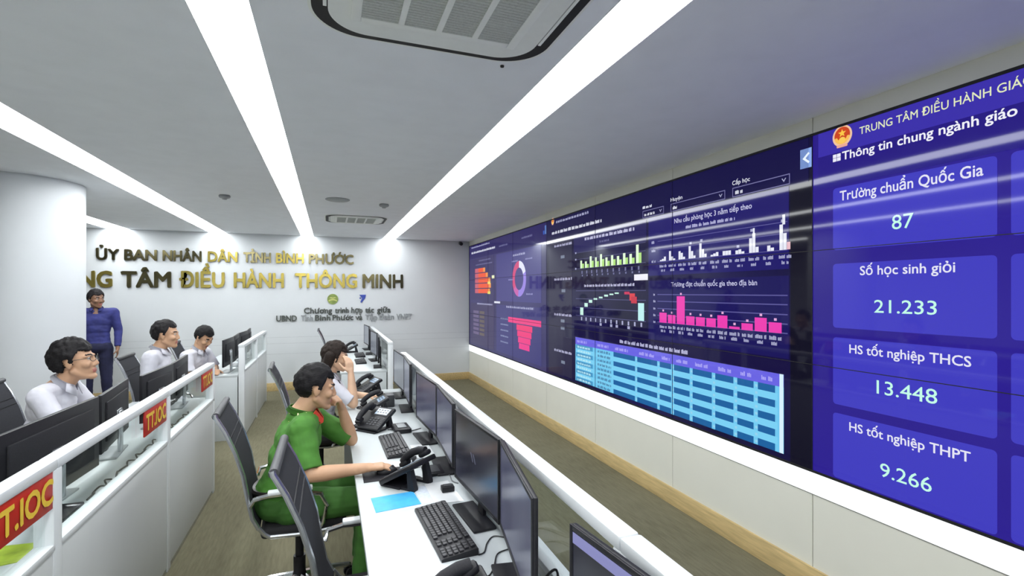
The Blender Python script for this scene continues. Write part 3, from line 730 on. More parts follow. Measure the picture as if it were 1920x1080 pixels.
red_sign('middle red TT.IOC sign under the left partition rail', 3.16, 3.535, 0.925, 1.064)
red_sign('farthest red TT.IOC sign, at the end of the near left partition', 4.44, 4.80, 0.925, 1.064)

# ------------------------------------------------------------------ monitors
def make_monitor(w, h, zb, style):
    """screen faces local +x, stands on z=0"""
    t = thing('computer_monitor', 'x', 'monitor')
    b = MB(); b.box(-0.016, -w / 2, zb, 0.0, w / 2, zb + h, 'black', 0.004)
    b.box(-0.026, -w / 2 + 0.07, zb + 0.05, -0.012, w / 2 - 0.07, zb + h - 0.05, 'blackmatte', 0.006)
    b.build('housing', parent=t)
    f = MB(); bz = 0.011
    f.box(-0.003, -w / 2, zb, 0.0035, -w / 2 + bz, zb + h, 'black', 0.001); f.box(-0.003, w / 2 - bz, zb, 0.0035, w / 2, zb + h, 'black', 0.001)
    f.box(-0.003, -w / 2 + bz, zb, 0.0035, w / 2 - bz, zb + 0.016, 'black', 0.001); f.box(-0.003, -w / 2 + bz, zb + h - bz, 0.0035, w / 2 - bz, zb + h, 'black', 0.001)
    f.build('bezel', parent=t)
    s = MB(); s.face([(0.001, -w / 2 + bz, zb + 0.016), (0.001, w / 2 - bz, zb + 0.016), (0.001, w / 2 - bz, zb + h - bz), (0.001, -w / 2 + bz, zb + h - bz)], style['screen'])
    if 'bar' in style: s.face([(0.0016, -w / 2 + bz, zb + h - bz - 0.030), (0.0016, w / 2 - bz, zb + h - bz - 0.030), (0.0016, w / 2 - bz, zb + h - bz - 0.004), (0.0016, -w / 2 + bz, zb + h - bz - 0.004)], style['bar'])
    if 'logo' in style:
        for k in range(2): s.face([(0.0016, -0.05 + 0.03 * k, zb + 0.18), (0.0016, -0.035 + 0.03 * k, zb + 0.18), (0.0016, -0.01 + 0.03 * k, zb + 0.145), (0.0016, -0.025 + 0.03 * k, zb + 0.145)], style['logo'])
    s.build('screen', parent=t, smooth=False)
    n = MB(); n.box(-0.042, -0.032, 0.012, -0.026, 0.032, zb + h * 0.55, style['stand'], 0.004); n.box(-0.034, -0.05, zb + h * 0.36, -0.022, 0.05, zb + h * 0.58, style['stand'], 0.004); n.build('stand_neck', parent=t)
    d = MB(); d.box(-0.045, -0.14, 0.0, 0.055, 0.14, 0.012, style['base'], 0.005); d.build('stand_base', parent=t)
    d = MB(); d.box(-0.0225, w / 2 - 0.10, zb + 0.004, 0.0040, w / 2 - 0.05, zb + 0.010, 'darkgrey'); d.build('button_strip', parent=t)
    return t
def scr(name, c0, c1):
    m = emat(name, rgb(*c0), 0.9, 0.22, base=(0.012, 0.012, 0.016, 1), spec=0.5); nt = m.node_tree; b_ = nt.nodes['Principled BSDF']
    tc = nt.nodes.new('ShaderNodeTexCoord'); nz = nt.nodes.new('ShaderNodeTexNoise'); nz.inputs['Scale'].default_value = 3.0
    cr = nt.nodes.new('ShaderNodeValToRGB'); cr.color_ramp.elements[0].color = rgb(*c0); cr.color_ramp.elements[1].color = rgb(*c1); cr.color_ramp.elements[0].position = 0.35; cr.color_ramp.elements[1].position = 0.65
    nt.links.new(tc.outputs['Object'], nz.inputs['Vector']); nt.links.new(nz.outputs['Fac'], cr.inputs['Fac']); nt.links.new(cr.outputs['Color'], b_.inputs['Emission Color'])
    return m
S_BLUE = scr('dim blue grey screen', (56, 58, 82), (74, 76, 98)); S_DARK = scr('dark screen', (26, 27, 36), (42, 44, 58)); S_GREY = scr('pale grey screen', (92, 98, 110), (112, 118, 128))
MG = 'monitors on the right-hand desks'
def place_monitor(proto, label, a, b_, first, group, drop=0.0):
    """a, b_: plan positions of the two upper corners; the screen looks towards the sitter side"""
    o = proto if first else copy_tree(proto)
    cx, cy = (a[0] + b_[0]) / 2, (a[1] + b_[1]) / 2
    nx, ny = -(b_[1] - a[1]), (b_[0] - a[0])
    if nx > 0: nx, ny = -nx, -ny
    o.location = (cx - (0.012 if cx > 0 else -0.0), cy, 0.75); o.rotation_euler = (0, 0, math.atan2(ny, nx)); o['label'] = label; o['group'] = group
    return o
W_, H_, ZB_ = 0.535, 0.318, 0.082
P1 = make_monitor(W_, H_, ZB_, dict(screen=S_BLUE, stand='black', base='black'))
P2 = make_monitor(W_, H_, ZB_, dict(screen=S_DARK, stand='black', base='black', logo=g(86, 88, 104)))
P3 = make_monitor(W_, H_, ZB_, dict(screen=S_DARK, stand='black', base='black', bar=g(138, 140, 190)))
P4 = make_monitor(W_, H_, ZB_, dict(screen=S_GREY, stand='black', base='black'))
place_monitor(P3, 'black monitor nearest the camera, a pale lavender bar across its screen top', (0.552, 1.060), (0.62, 0.53), True, MG)
place_monitor(P1, 'black monitor turned edge-on, just beyond the nearest one', (0.612, 1.752), (0.522, 1.222), True, MG)
place_monitor(P2, 'black monitor with dark screen behind the nearest keyboard', (0.570, 2.275), (0.607, 1.765), True, MG)
place_monitor(P1, 'black blue-grey monitor beyond the nearest desk phone, turned from the camera', (0.614, 2.925), (0.585, 2.405), False, MG)
place_monitor(P1, 'black blue-grey monitor facing the officer in green', (0.582, 3.465), (0.614, 2.940), False, MG)
place_monitor(P1, 'slim monitor nearly edge-on, beyond the two before the officer', (0.620, 4.340), (0.590, 3.83), False, MG)
place_monitor(P4, 'pale-screened monitor at the far end of the officer\'s desk', (0.598, 4.88), (0.622, 4.360), True, MG)
for k, (y, lb) in enumerate(((6.52, 'nearest monitor on the far right desk by the back wall'), (7.16, 'second monitor on the far right desk by the back wall'),
                             (7.93, 'third monitor on the far right desk by the back wall'), (8.58, 'farthest monitor on the far right desk by the back wall'))):
    s = 0.02 if k % 2 == 0 else -0.02
    place_monitor(P1 if k % 2 == 0 else P4, lb, (0.595 + s, y + 0.265), (0.595 - s, y - 0.265), False, MG)
LGR = 'monitors on the left-hand desks'
Q1 = make_monitor(0.605, 0.318, 0.078, dict(screen=S_BLUE, stand='silver', base='greyplastic'))
LMON = [((-1.200, 2.425), (-1.158, 3.225), 'big black monitor back cut by the left edge of the picture'),
        ((-1.158, 3.250), (-1.228, 3.86), 'black monitor back in front of the man in glasses'),
        ((-1.175, 3.935), (-1.150, 4.535), 'black monitor back over the middle red sign'),
        ((-1.153, 4.560), (-1.195, 5.14), 'black monitor back before the second seated man in white'),
        ((-1.150, 6.49), (-1.125, 7.02), 'nearest monitor back on the far left desk'), ((-1.125, 7.04), (-1.150, 7.56), 'second monitor back on the far left desk'),
        ((-1.150, 7.60), (-1.115, 8.10), 'third monitor back on the far left desk'), ((-1.115, 8.10), (-1.150, 8.60), 'farthest monitor back on the far left desk')]
Q3 = make_monitor(0.800, 0.365, 0.034, dict(screen=S_BLUE, stand='silver', base='greyplastic'))
Q2 = make_monitor(0.52, 0.315, 0.082, dict(screen=S_BLUE, stand='silver', base='greyplastic'))
for k, (a, b_, lb) in enumerate(LMON): place_monitor(Q3 if k == 0 else (Q1 if k < 4 else Q2), lb, a, b_, k in (0, 1, 4), LGR)

# ------------------------------------------------------------------ desk things
def make_keyboard():
    """length along local y, front towards -x"""
    t = thing('computer_keyboard', 'x', 'keyboard')
    b = MB(); b.prism([(-0.068, 0.0), (0.068, 0.0), (0.068, 0.024), (0.060, 0.026), (-0.064, 0.012), (-0.068, 0.010)], 'y', -0.225, 0.225, 'black'); b.build('body', parent=t)
    k = MB(); sl = (0.026 - 0.012) / 0.124
    for r in range(6):
        x = 0.054 - 0.0205 * r - (0.004 if r else 0.0); z = 0.012 + (x + 0.064) * sl
        y = 0.215
        while y > -0.208:
            w = 0.0165
            if r == 5 and 0.02 < y < 0.13: w = 0.10
            if r in (2, 3, 4) and y > 0.20: w = 0.026
            if not (0.055 - 0.145 < y < 0.055 - 0.135) and not (abs(y + 0.068) < 0.006) and not (abs(y + 0.137) < 0.006):
                k.box(x - 0.008, y - w, z - 0.001, x + 0.008, y, z + 0.0055, 'key', 0.0015, seg=1)
            y -= w + 0.0028
    k.build('keycaps', parent=t)
    f = MB()
    for s in (-1, 1): f.box(0.04, s * 0.19 - 0.015, -0.0, 0.055, s * 0.19 + 0.015, 0.006, 'darkgrey')
    f.build('feet', parent=t)
    return t
KG = 'black keyboards on the desks'
kb = make_keyboard()
KBS = [(0.428, 1.945, 0.05, 'black keyboard nearest the camera on the white desk'), (0.375, 3.115, 0.02, 'black keyboard in front of the officer in green'),
       (0.40, 7.05, 0, 'near keyboard on the far right desk'), (0.43, 7.75, 0, 'far keyboard on the far right desk'),
       (-1.335, 3.50, PI, 'dark keyboard on the near left desk, seen through the glass')]
for i, (x, y, a, lb) in enumerate(KBS):
    o = kb if i == 0 else copy_tree(kb); o.location = (x, y, 0.75); o.rotation_euler = (0, 0, a); o['label'] = lb; o['group'] = KG

def make_phone():
    """user side is local -x; handset along the -y side of the slanted body"""
    t = thing('desk_phone', 'x', 'desk phone')
    sl = math.radians(29); R_ = Matrix.Rotation(-sl, 4, 'Y')
    T0 = Matrix.Translation((-0.09, 0, 0.020)) @ R_
    b = MB(); b.box(0.0, -0.105, -0.012, 0.215, 0.105, 0.014, 'black', 0.008, T0); b.build('body', parent=t)
    k = MB()
    for r in range(4):
        for c in range(3): k.box(0.03 + r * 0.019, -0.020 + c * 0.027, 0.013, 0.044 + r * 0.019, 0.0 + c * 0.027, 0.018, 'darkgrey', 0.002, T0, 1)
    for r in range(6): k.box(0.03 + r * 0.014, 0.072, 0.013, 0.040 + r * 0.014, 0.094, 0.017, 'darkgrey', 0.002, T0, 1)
    k.build('keypad', parent=t)
    s = MB(); s.box(0.125, -0.030, 0.012, 0.200, 0.092, 0.018, 'darkgrey', 0.003, T0); s.box(0.135, -0.022, 0.0175, 0.192, 0.084, 0.0195, 'lcd', 0, T0)
    for r in range(2):
        for c in range(4): s.box(0.148 + r * 0.022, -0.012 + c * 0.024, 0.0192, 0.160 + r * 0.022, 0.004 + c * 0.024, 0.0199, 'lcddark', 0, T0)
    s.build('display', parent=t)
    h = MB(); h.box(0.01, -0.098, 0.020, 0.065, -0.050, 0.048, 'black', 0.012, T0); h.box(0.150, -0.098, 0.020, 0.208, -0.050, 0.048, 'black', 0.012, T0)
    h.tube([T0 @ Vector(p) for p in ((0.03, -0.074, 0.046), (0.06, -0.074, 0.060), (0.11, -0.074, 0.066), (0.155, -0.074, 0.060), (0.19, -0.074, 0.046))], 0.020, 'blackmatte', 10); h.build('handset', parent=t)
    st = MB(); st.prism([(-0.02, 0.0), (0.10, 0.0), (0.10, 0.012), (0.075, 0.10), (0.055, 0.095), (0.06, 0.012), (-0.02, 0.012)], 'y', -0.075, -0.045, 'blackmatte'); st.prism([(-0.02, 0.0), (0.10, 0.0), (0.10, 0.012), (0.075, 0.10), (0.055, 0.095), (0.06, 0.012), (-0.02, 0.012)], 'y', 0.045, 0.075, 'blackmatte')
    st.box(-0.10, -0.085, 0.0, 0.02, 0.085, 0.012, 'blackmatte', 0.004); st.build('stand', parent=t)
    c = MB(); pts = []
    for i in range(60):
        a = i * 0.9; u = i / 59; pts.append((-0.085 - 0.03 * math.sin(u * PI) + 0.006 * math.cos(a), -0.085 - 0.05 * u * (1 - u) * 4 + 0.0, 0.022 + 0.006 * math.sin(a) - 0.008 * math.sin(u * PI) + 0.02 * (1 - u)))
    c.tube(pts, 0.0028, 'cable', 5); c.build('cord', parent=t)
    for o_ in [x for x in SC.objects if x.parent == t]:
        for v in o_.data.vertices: v.co.y = -v.co.y
        o_.data.flip_normals()
    return t
PGR = 'black desk phones'
ph = make_phone()
PHS = [(0.365, 2.490, -0.82, 'black desk phone by the reaching hand'), (0.300, 3.56, 0.75, 'black desk phone with lit pale display beyond the officer\'s keyboard'),
       (0.335, 4.03, 0.05, 'black desk phone third along the desk, before the woman'), (0.350, 4.88, 0.3, 'black desk phone farthest along the desk, beyond the woman\'s hand'),
       (0.335, 1.33, 0.0, 'black desk phone at the bottom edge of the picture'), (0.33, 8.25, 0, 'small distant phone on the far right desk')]
for i, (x, y, a, lb) in enumerate(PHS):
    o = ph if i == 0 else copy_tree(ph); o.location = (x, y, 0.75); o.rotation_euler = (0, 0, a); o['label'] = lb; o['group'] = PGR

def make_mouse():
    t = thing('computer_mouse', 'x', 'mouse')
    b = MB(); b.ell((0, 0, 0.008), (0.056, 0.031, 0.028), 'black'); 
    for v in b.bm.verts: v.co.z = max(v.co.z, 0.0)
    b.build('shell', parent=t)
    w = MB(); w.cyl((0.028, -0.004, 0.030), (0.028, 0.004, 0.030), 0.009, 'darkgrey', 14); w.build('wheel', parent=t)
    c = MB(); c.tube([(0.054, 0, 0.006), (0.09, 0.01, 0.004), (0.14, 0.0, 0.004), (0.20, 0.03, 0.004)], 0.0018, 'cable', 6); c.build('cord', parent=t)
    return t
MOG = 'black computer mice'
mo = make_mouse()
mo.location = (0.285, 2.662, 0.754); mo['label'] = 'black mouse under the officer\'s hand'; mo['group'] = MOG
o = copy_tree(mo); o.location = (0.215, 1.545, 0.75); o['label'] = 'black mouse at the bottom edge of the picture'
b = MB(); b.box(-0.10, -0.085, 0, 0.10, 0.085, 0.004, 'blackmatte', 0.0015); o = b.build('mouse_pad', loc=(0.262, 2.655, 0.75)); tag(o, 'dark mouse pad beneath the officer\'s hand', 'mouse pad')

def sheet(name, label, cat, pts, m, z=0.75, th=0.0015, group=None):
    cx = sum(p[0] for p in pts) / len(pts); cy = sum(p[1] for p in pts) / len(pts)
    b = MB(); b.prism([(p[0] - cx, p[1] - cy) for p in pts], 'z', 0, th, m); o = b.build(name, loc=(cx, cy, z), smooth=False); tag(o, label, cat, group); return o
sheet('leaflet', 'bright blue printed leaflet on the white desk by the nearest keyboard', 'leaflet', [(0.180, 2.367), (0.375, 2.382), (0.388, 2.229), (0.189, 2.205)], 'bluepaper', th=0.002)
sheet('leaflet', 'pale blue and white printed sheet next to the bright blue leaflet', 'leaflet', [(0.380, 2.43), (0.500, 2.43), (0.500, 2.215), (0.392, 2.225)], 'printedpaper')
sheet('paper_sheet', 'blank white sheet under the small black box', 'paper', [(0.440, 2.445), (0.560, 2.455), (0.575, 2.19), (0.445, 2.20)], 'paper', z=0.7517)
sheet('leaflet', 'yellow green leaflet on the left desk at the bottom left corner', 'leaflet', [(-1.20, 2.40), (-1.035, 2.385), (-1.020, 2.24), (-1.18, 2.20)], 'greenpaper', th=0.003)
b = MB(); b.box(-0.030, -0.022, 0, 0.030, 0.022, 0.026, 'black', 0.004); b.box(-0.02, -0.014, 0.026, 0.02, 0.014, 0.030, 'darkgrey', 0.002); tag(b.build('small_box', loc=(0.530, 2.325, 0.7535)), 'small black box standing on white sheets by the monitors', 'box')
b = MB(); b.box(-0.05, -0.07, 0, 0.05, 0.07, 0.016, 'black', 0.004); b.box(-0.03, -0.05, 0.016, 0.03, 0.05, 0.019, 'darkgrey', 0.002); tag(b.build('notebook', loc=(0.515, 2.605, 0.75)), 'black notebook behind the nearest desk phone', 'notebook')
t = thing('stapler', 'black stapler behind the nearest desk phone', 'stapler', (0.43, 2.80, 0.75), 1.2)
b = MB(); b.box(-0.07, -0.017, 0, 0.07, 0.017, 0.012, 'black', 0.003); b.build('base', parent=t)
b = MB(); b.prism([(-0.07, 0.02), (0.065, 0.030), (0.07, 0.042), (0.04, 0.050), (-0.06, 0.040), (-0.072, 0.03)], 'y', -0.014, 0.014, 'black'); b.cyl((-0.06, -0.018, 0.022), (-0.06, 0.018, 0.022), 0.012, 'silver', 12); b.build('arm', parent=t)
t = thing('label_printer', 'low black device with a grey top below the officer\'s monitor', 'printer', (0.465, 3.465, 0.75), 0.05)
b = MB(); b.box(-0.055, -0.09, 0, 0.055, 0.09, 0.03, 'black', 0.006); b.build('body', parent=t)
b = MB(); b.box(-0.03, -0.05, 0.030, 0.03, 0.05, 0.036, 'greyplastic', 0.003); b.build('lid', parent=t)
t = thing('desk_speaker', 'dark grey box speaker below the slim edge-on monitor', 'speaker', (0.465, 4.25, 0.75), 0.0)
b = MB(); b.box(-0.045, -0.06, 0, 0.045, 0.06, 0.10, 'darkgrey', 0.008); b.build('cabinet', parent=t)
b = MB(); b.box(-0.048, -0.05, 0.008, -0.044, 0.05, 0.092, 'blackmatte', 0.002); b.build('grille', parent=t)
sheet('paper_sheet', 'white sheet lying beside the second desk phone', 'paper', [(0.22, 4.02), (0.33, 4.02), (0.33, 3.80), (0.22, 3.80)], 'paper', th=0.002)
sheet('paper_sheet', 'white sheets to the right of the officer\'s keyboard', 'paper', [(0.47, 3.10), (0.58, 3.10), (0.58, 2.84), (0.47, 2.84)], 'paper', th=0.003)
CG = 'black cables on the desks'
def cable(label, pts, r=0.003, m='cable'):
    # smooth the polyline
    P = [Vector(p) for p in pts]; out = []
    for i in range(len(P) - 1):
        p0 = P[max(i - 1, 0)]; p1 = P[i]; p2 = P[i + 1]; p3 = P[min(i + 2, len(P) - 1)]
        for k in range(6):
            t_ = k / 6; out.append(0.5 * ((2 * p1) + (p2 - p0) * t_ + (2 * p0 - 5 * p1 + 4 * p2 - p3) * t_ ** 2 + (3 * p1 - p0 - 3 * p2 + p3) * t_ ** 3))
    out.append(P[-1])
    b = MB(); b.tube(out, r, m, 6); o = b.build('cable'); tag(o, label, 'cable', CG); return o
ZC = 0.7535
cable('thin black cable curving from the nearest keyboard to the monitors', [(0.505, 1.72, ZC), (0.53, 1.73, ZC), (0.56, 1.79, ZC), (0.60, 1.83, ZC), (0.645, 1.80, ZC)], 0.0024)
cable('black cable crossing the white desk behind the bottom phone', [(0.45, 1.66, ZC), (0.49, 1.58, ZC), (0.53, 1.62, ZC), (0.57, 1.70, ZC), (0.62, 1.72, ZC)], 0.0024)
cable('looping black cable behind the nearest monitor, seen through the glass', [(0.64, 1.50, ZC), (0.62, 1.42, ZC), (0.655, 1.36, ZC), (0.64, 1.27, ZC), (0.60, 1.22, ZC), (0.64, 1.12, ZC)], 0.004)
cable('second looping black cable behind the nearest monitor', [(0.65, 1.24, ZC), (0.63, 1.30, 0.80), (0.645, 1.36, 0.86), (0.63, 1.42, 0.80), (0.655, 1.46, ZC)], 0.004)
cable('grey cable curling beside the black notebook', [(0.53, 2.62, ZC), (0.56, 2.58, ZC), (0.585, 2.52, ZC), (0.58, 2.44, ZC), (0.60, 2.40, ZC)], 0.003, 'greycable')
cable('black cord running from the second phone to the monitors', [(0.38, 3.50, ZC), (0.45, 3.47, ZC), (0.52, 3.42, ZC), (0.60, 3.46, ZC)], 0.003)
for k in range(6):
    rr = random.Random(20 + k); y = 2.79 + 0.30 * k
    pts = [(-1.035 + 0.012 * math.sin(q * 2.1 + k), y + 0.045 * q, ZC + (0.012 if q % 2 else 0)) for q in range(7)]
    cable(['black cable on the left desk just past the post at bottom left', 'black cable on the left desk under the first whole glass pane', 'black cable on the left desk in the middle of the first whole glass pane',
           'black cable on the left desk before the middle red sign', 'black cable on the left desk beneath the middle red sign', 'black cable on the left desk past the middle red sign'][k], pts, 0.0045)
b = MB(); b.box(-0.05, -0.09, 0, 0.05, 0.09, 0.035, 'blackmatte', 0.006); tag(b.build('power_adapter', loc=(-1.055, 2.60, 0.75)), 'black power adapter on the left desk behind the glass', 'power adapter')

# ------------------------------------------------------------------ office chairs
def make_chair():
    t = thing('office_chair', 'x', 'chair')
    prof = [(-0.185, 0.50), (-0.215, 0.56), (-0.235, 0.66), (-0.255, 0.78), (-0.29, 0.90), (-0.335, 1.01), (-0.375, 1.085)]
    def strip(y0, y1, th, m, name, off=0.0):
        b = MB(); pts = [(x + off, z) for x, z in prof] + [(x + off - th, z - 0.003) for x, z in prof[::-1]]
        b.prism(pts, 'y', y0, y1, m); return b.build(name, parent=t, ang=50)
    bk = strip(-0.205, 0.205, 0.012, 'mesh', 'backrest')
    h = MB()
    for z, x in ((0.93, -0.303), (0.97, -0.320)): h.box(x - 0.003, -0.2, z - 0.003, x + 0.004, 0.2, z + 0.003, 'blackmatte')
    r_ = h.build('back_seam', parent=bk)
    b = MB(); b.cyl((-0.38, -0.215, 1.09), (-0.38, 0.215, 1.09), 0.017, 'darkgrey', 14); b.build('top_roll', parent=t)
    for s in (-1, 1):
        f = MB(); f.tube([(x - 0.006, s * 0.213, z) for x, z in prof] + [(-0.385, s * 0.213, 1.10)], 0.011, 'silver', 8)
        f.tube([(-0.14, s * 0.213, 0.452), (-0.165, s * 0.213, 0.47), (-0.19, s * 0.213, 0.505)], 0.011, 'silver', 8); f.tube([(-0.14, s * 0.213, 0.452), (0.05, s * 0.213, 0.436), (0.21, s * 0.213, 0.448)], 0.011, 'silver', 8)
        f.build('side_frame', parent=t)
        a = MB(); a.tube([(-0.225, s * 0.225, 0.63), (-0.21, s * 0.245, 0.665), (-0.15, s * 0.25, 0.675), (0.02, s * 0.25, 0.672), (0.10, s * 0.25, 0.65), (0.13, s * 0.245, 0.58), (0.11, s * 0.23, 0.49), (0.08, s * 0.214, 0.44)], 0.012, 'chrome', 8)
        ar = a.build('armrest', parent=t)
        p = MB(); p.box(-0.15, s * 0.25 - 0.022, 0.680, 0.06, s * 0.25 + 0.022, 0.700, 'whitemetal', 0.007); p.build('arm_pad', parent=ar)
    b = MB(); b.box(-0.185, -0.205, 0.435, 0.235, 0.205, 0.485, 'seatfab', 0.022, seg=3); b.build('seat', parent=t)
    b = MB(); b.box(-0.10, -0.09, 0.395, 0.10, 0.09, 0.435, 'blackmatte', 0.01); b.cyl((0.0, 0.08, 0.41), (0.0, 0.26, 0.40), 0.006, 'black', 8); b.build('tilt_mechanism', parent=t)
    b = MB(); b.cyl((0, 0, 0.20), (0, 0, 0.40), 0.022, 'black', 16); b.cyl((0, 0, 0.10), (0, 0, 0.23), 0.032, 'black', 16); b.build('gas_column', parent=t)
    for k in range(5):
        a = 2 * PI * k / 5 + 0.3; c, s = math.cos(a), math.sin(a)
        l = MB(); l.tube([(0.03 * c, 0.03 * s, 0.115), (0.16 * c, 0.16 * s, 0.10), (0.29 * c, 0.29 * s, 0.075)], [0.024, 0.020, 0.014], 'chrome', 8)
        leg = l.build('leg', parent=t)
        w = MB()
        for q in (-1, 1): w.cyl((0.29 * c - s * 0.012 * q, 0.29 * s + c * 0.012 * q, 0.03), (0.29 * c - s * 0.026 * q, 0.29 * s + c * 0.026 * q, 0.03), 0.030, 'black', 16)
        w.cyl((0.29 * c, 0.29 * s, 0.03), (0.29 * c, 0.29 * s, 0.08), 0.008, 'chrome', 8); w.build('caster', parent=leg)
    return t
CHG = 'black mesh office chairs'
ch = make_chair()
CHS = [(0.205, 2.055, 0.0, 'empty black mesh office chair nearest the camera, tucked under the desk'), (-0.155, 3.02, 0.06, 'black mesh office chair the officer in green sits on'),
       (-0.065, 4.53, 0.05, 'black mesh office chair of the woman with her hand raised'), (0.22, 8.62, 0.0, 'distant office chair seen edge-on by the back wall'),
       (-1.73, 4.25, 0.05, 'black mesh office chair at the left edge, behind the man in glasses'), (-1.44, 5.70, 0.0, 'black office chair of the second seated man in white'),
       (-1.36, 6.98, 0.0, 'black office chair behind the leaning man in white')]
for i, (x, y, a, lb) in enumerate(CHS):
    o = ch if i == 0 else copy_tree(ch); o.location = (x, y, 0); o.rotation_euler = (0, 0, a); o['label'] = lb; o['group'] = CHG

# ------------------------------------------------------------------ people
def V(*a): return Vector(a if len(a) > 1 else a[0])
def capsule(b, p, q, r1, r2):
    p = V(p); q = V(q); b.ell(p, (r1,) * 3, sub=2); b.ell(q, (r2,) * 3, sub=2); b.cyl(p, q, r1, None, 16, r2)
def sleeve(b, p, q, r1, r2):
    """round at p, cut flat at q"""
    b.ell(V(p), (r1,) * 3, sub=2); b.cyl(p, q, r1, None, 20, r2)
def fused(b, voxel, smooth=4, disp=0.0, seed=0.0):
    """union of everything in b as one continuous surface"""
    o = b.build('fuse', smooth=False)
    md = o.modifiers.new('r', 'REMESH'); md.mode = 'VOXEL'; md.voxel_size = voxel; md.adaptivity = 0
    ms = o.modifiers.new('s', 'SMOOTH'); ms.factor = 0.5; ms.iterations = smooth
    me = eval_mesh(o); old = o.data; bpy.data.objects.remove(o); bpy.data.meshes.remove(old)
    me.materials.clear()
    if disp > 0:
        ns = [v.normal.copy() for v in me.vertices]
        for v, n in zip(me.vertices, ns):
            c = v.co; f = noise.noise(V(c.x * 9 + seed, c.y * 9, c.z * 14)) + 0.5 * noise.noise(V(c.x * 22, c.y * 22 + seed, c.z * 30))
            v.co = c + n * f * disp
    for p in me.polygons: p.use_smooth = True
    return me
def mesh_obj(name, me, mats, parent, label=None):
    for m in mats: me.materials.append(mat_of(m))
    o = bpy.data.objects.new(name, me); COL.objects.link(o); o.parent = parent
    if label: o['label'] = label
    return o

def hand_shape(b, wrist, d, n, side, curl, tcurl=0.5, s=1.0, spread=0.10):
    """d: towards the knuckles, n: out of the palm; side +1 right hand, -1 left hand"""
    w = V(wrist); d = V(d).normalized(); n = V(n); n = (n - d * n.dot(d)).normalized()
    th = d.cross(n) * side                                   # towards the thumb
    capsule(b, w - d * 0.03 * s, w + d * 0.02 * s, 0.026 * s, 0.024 * s)
    for k, (off, ln, r) in enumerate(((0.027, 0.074, 0.0092), (0.009, 0.082, 0.0096), (-0.009, 0.076, 0.0090), (-0.026, 0.060, 0.0080))):
        kn = w + d * (0.085 - 0.004 * abs(k - 1)) * s + th * off * s
        capsule(b, w + d * 0.012 * s + th * off * 0.55 * s, kn, 0.0155 * s, 0.0130 * s)
        dd = (d + th * (off * 4) * spread).normalized(); p = kn; ang = 0.0; c = curl[k] if isinstance(curl, (list, tuple)) else curl
        for q, fr in enumerate((0.45, 0.31, 0.24)):
            ang += c * (0.75, 1.0, 0.7)[q]
            v = dd * math.cos(ang) + n * math.sin(ang); e = p + v * ln * fr * s
            capsule(b, p, e, r * s * (1 - 0.08 * q), r * s * (0.94 - 0.08 * q)); p = e
    p = w + d * 0.022 * s + th * 0.024 * s; v = (d * 0.62 + th * 0.70 + n * 0.30).normalized(); e = p + v * 0.042 * s; capsule(b, p, e, 0.0145 * s, 0.0115 * s)
    v2 = (d * (0.80 - 0.2 * tcurl) + th * (0.35 - 0.5 * tcurl) + n * (0.25 + 0.6 * tcurl)).normalized(); e2 = e + v2 * 0.030 * s; capsule(b, e, e2, 0.0108 * s, 0.0098 * s)
    e3 = e2 + v2 * 0.022 * s; capsule(b, e2, e3, 0.0098 * s, 0.0080 * s)

def head_shape(b, H, s=1.0):
    """H: 4x4 of the head (x forward, z up, origin between the ears)"""
    R3 = H.to_3x3()
    def E(c, r): b.ell(H @ (V(c) * s), (r[0] * s, r[1] * s, r[2] * s), None, R3, 3)
    def C(p, q, r1, r2): capsule(b, H @ (V(p) * s), H @ (V(q) * s), r1 * s, r2 * s)
    E((-0.012, 0, 0.032), (0.094, 0.076, 0.092)); E((0.030, 0, -0.012), (0.060, 0.062, 0.085)); E((0.028, 0, -0.052), (0.056, 0.054, 0.060))
    E((0.066, 0, -0.098), (0.024, 0.026, 0.020)); C((0.0, 0.052, -0.050), (0.055, 0.022, -0.095), 0.020, 0.016); C((0.0, -0.052, -0.050), (0.055, -0.022, -0.095), 0.020, 0.016)
    for q in (-1, 1):
        E((0.060, q * 0.040, -0.022), (0.026, 0.024, 0.024)); C((0.086, q * 0.012, 0.026), (0.066, q * 0.052, 0.024), 0.0095, 0.008)
        E((-0.004, q * 0.077, -0.002), (0.019, 0.009, 0.033)); E((0.093, q * 0.0120, -0.034), (0.010, 0.0075, 0.0075))
    C((0.084, 0, 0.016), (0.100, 0, -0.024), 0.0080, 0.0105); E((0.101, 0, -0.030), (0.010, 0.0095, 0.0085))
    C((0.082, -0.016, -0.060), (0.082, 0.016, -0.060), 0.0080, 0.0080); C((0.080, -0.014, -0.071), (0.080, 0.014, -0.071), 0.0085, 0.0085)

def finish_body(me, H, s, skin, parent, name='body'):
    """adds eyes to the fused body and colours the lips; stays one mesh"""
    bm = bmesh.new(); bm.from_mesh(me); Hi = H.inverted()
    for f in bm.faces:
        c = (Hi @ f.calc_center_median()) / s
        if c.x > 0.081 and abs(c.y) < 0.023 and -0.077 < c.z < -0.054: f.material_index = 1
        # eyebrows
        if c.x > 0.066 and 0.016 < abs(c.y) < 0.050 and 0.026 < c.z < 0.036: f.material_index = 3
    for q in (-1, 1):
        for (cx, r, mi) in ((0.0725, 0.0115, 2), (0.0775, 0.0070, 3)):
            gq = bmesh.ops.create_icosphere(bm, subdivisions=2, radius=r * s)
            bmesh.ops.translate(bm, vec=H @ (V(cx, q * 0.0315, 0.010) * s), verts=gq['verts'])
            for v in gq['verts']:
                for f in v.link_faces: f.material_index = mi; f.smooth = True
    bm.to_mesh(me); bm.free()
    return mesh_obj(name, me, [skin, 'lip', 'eyewhite', 'hair'], parent)

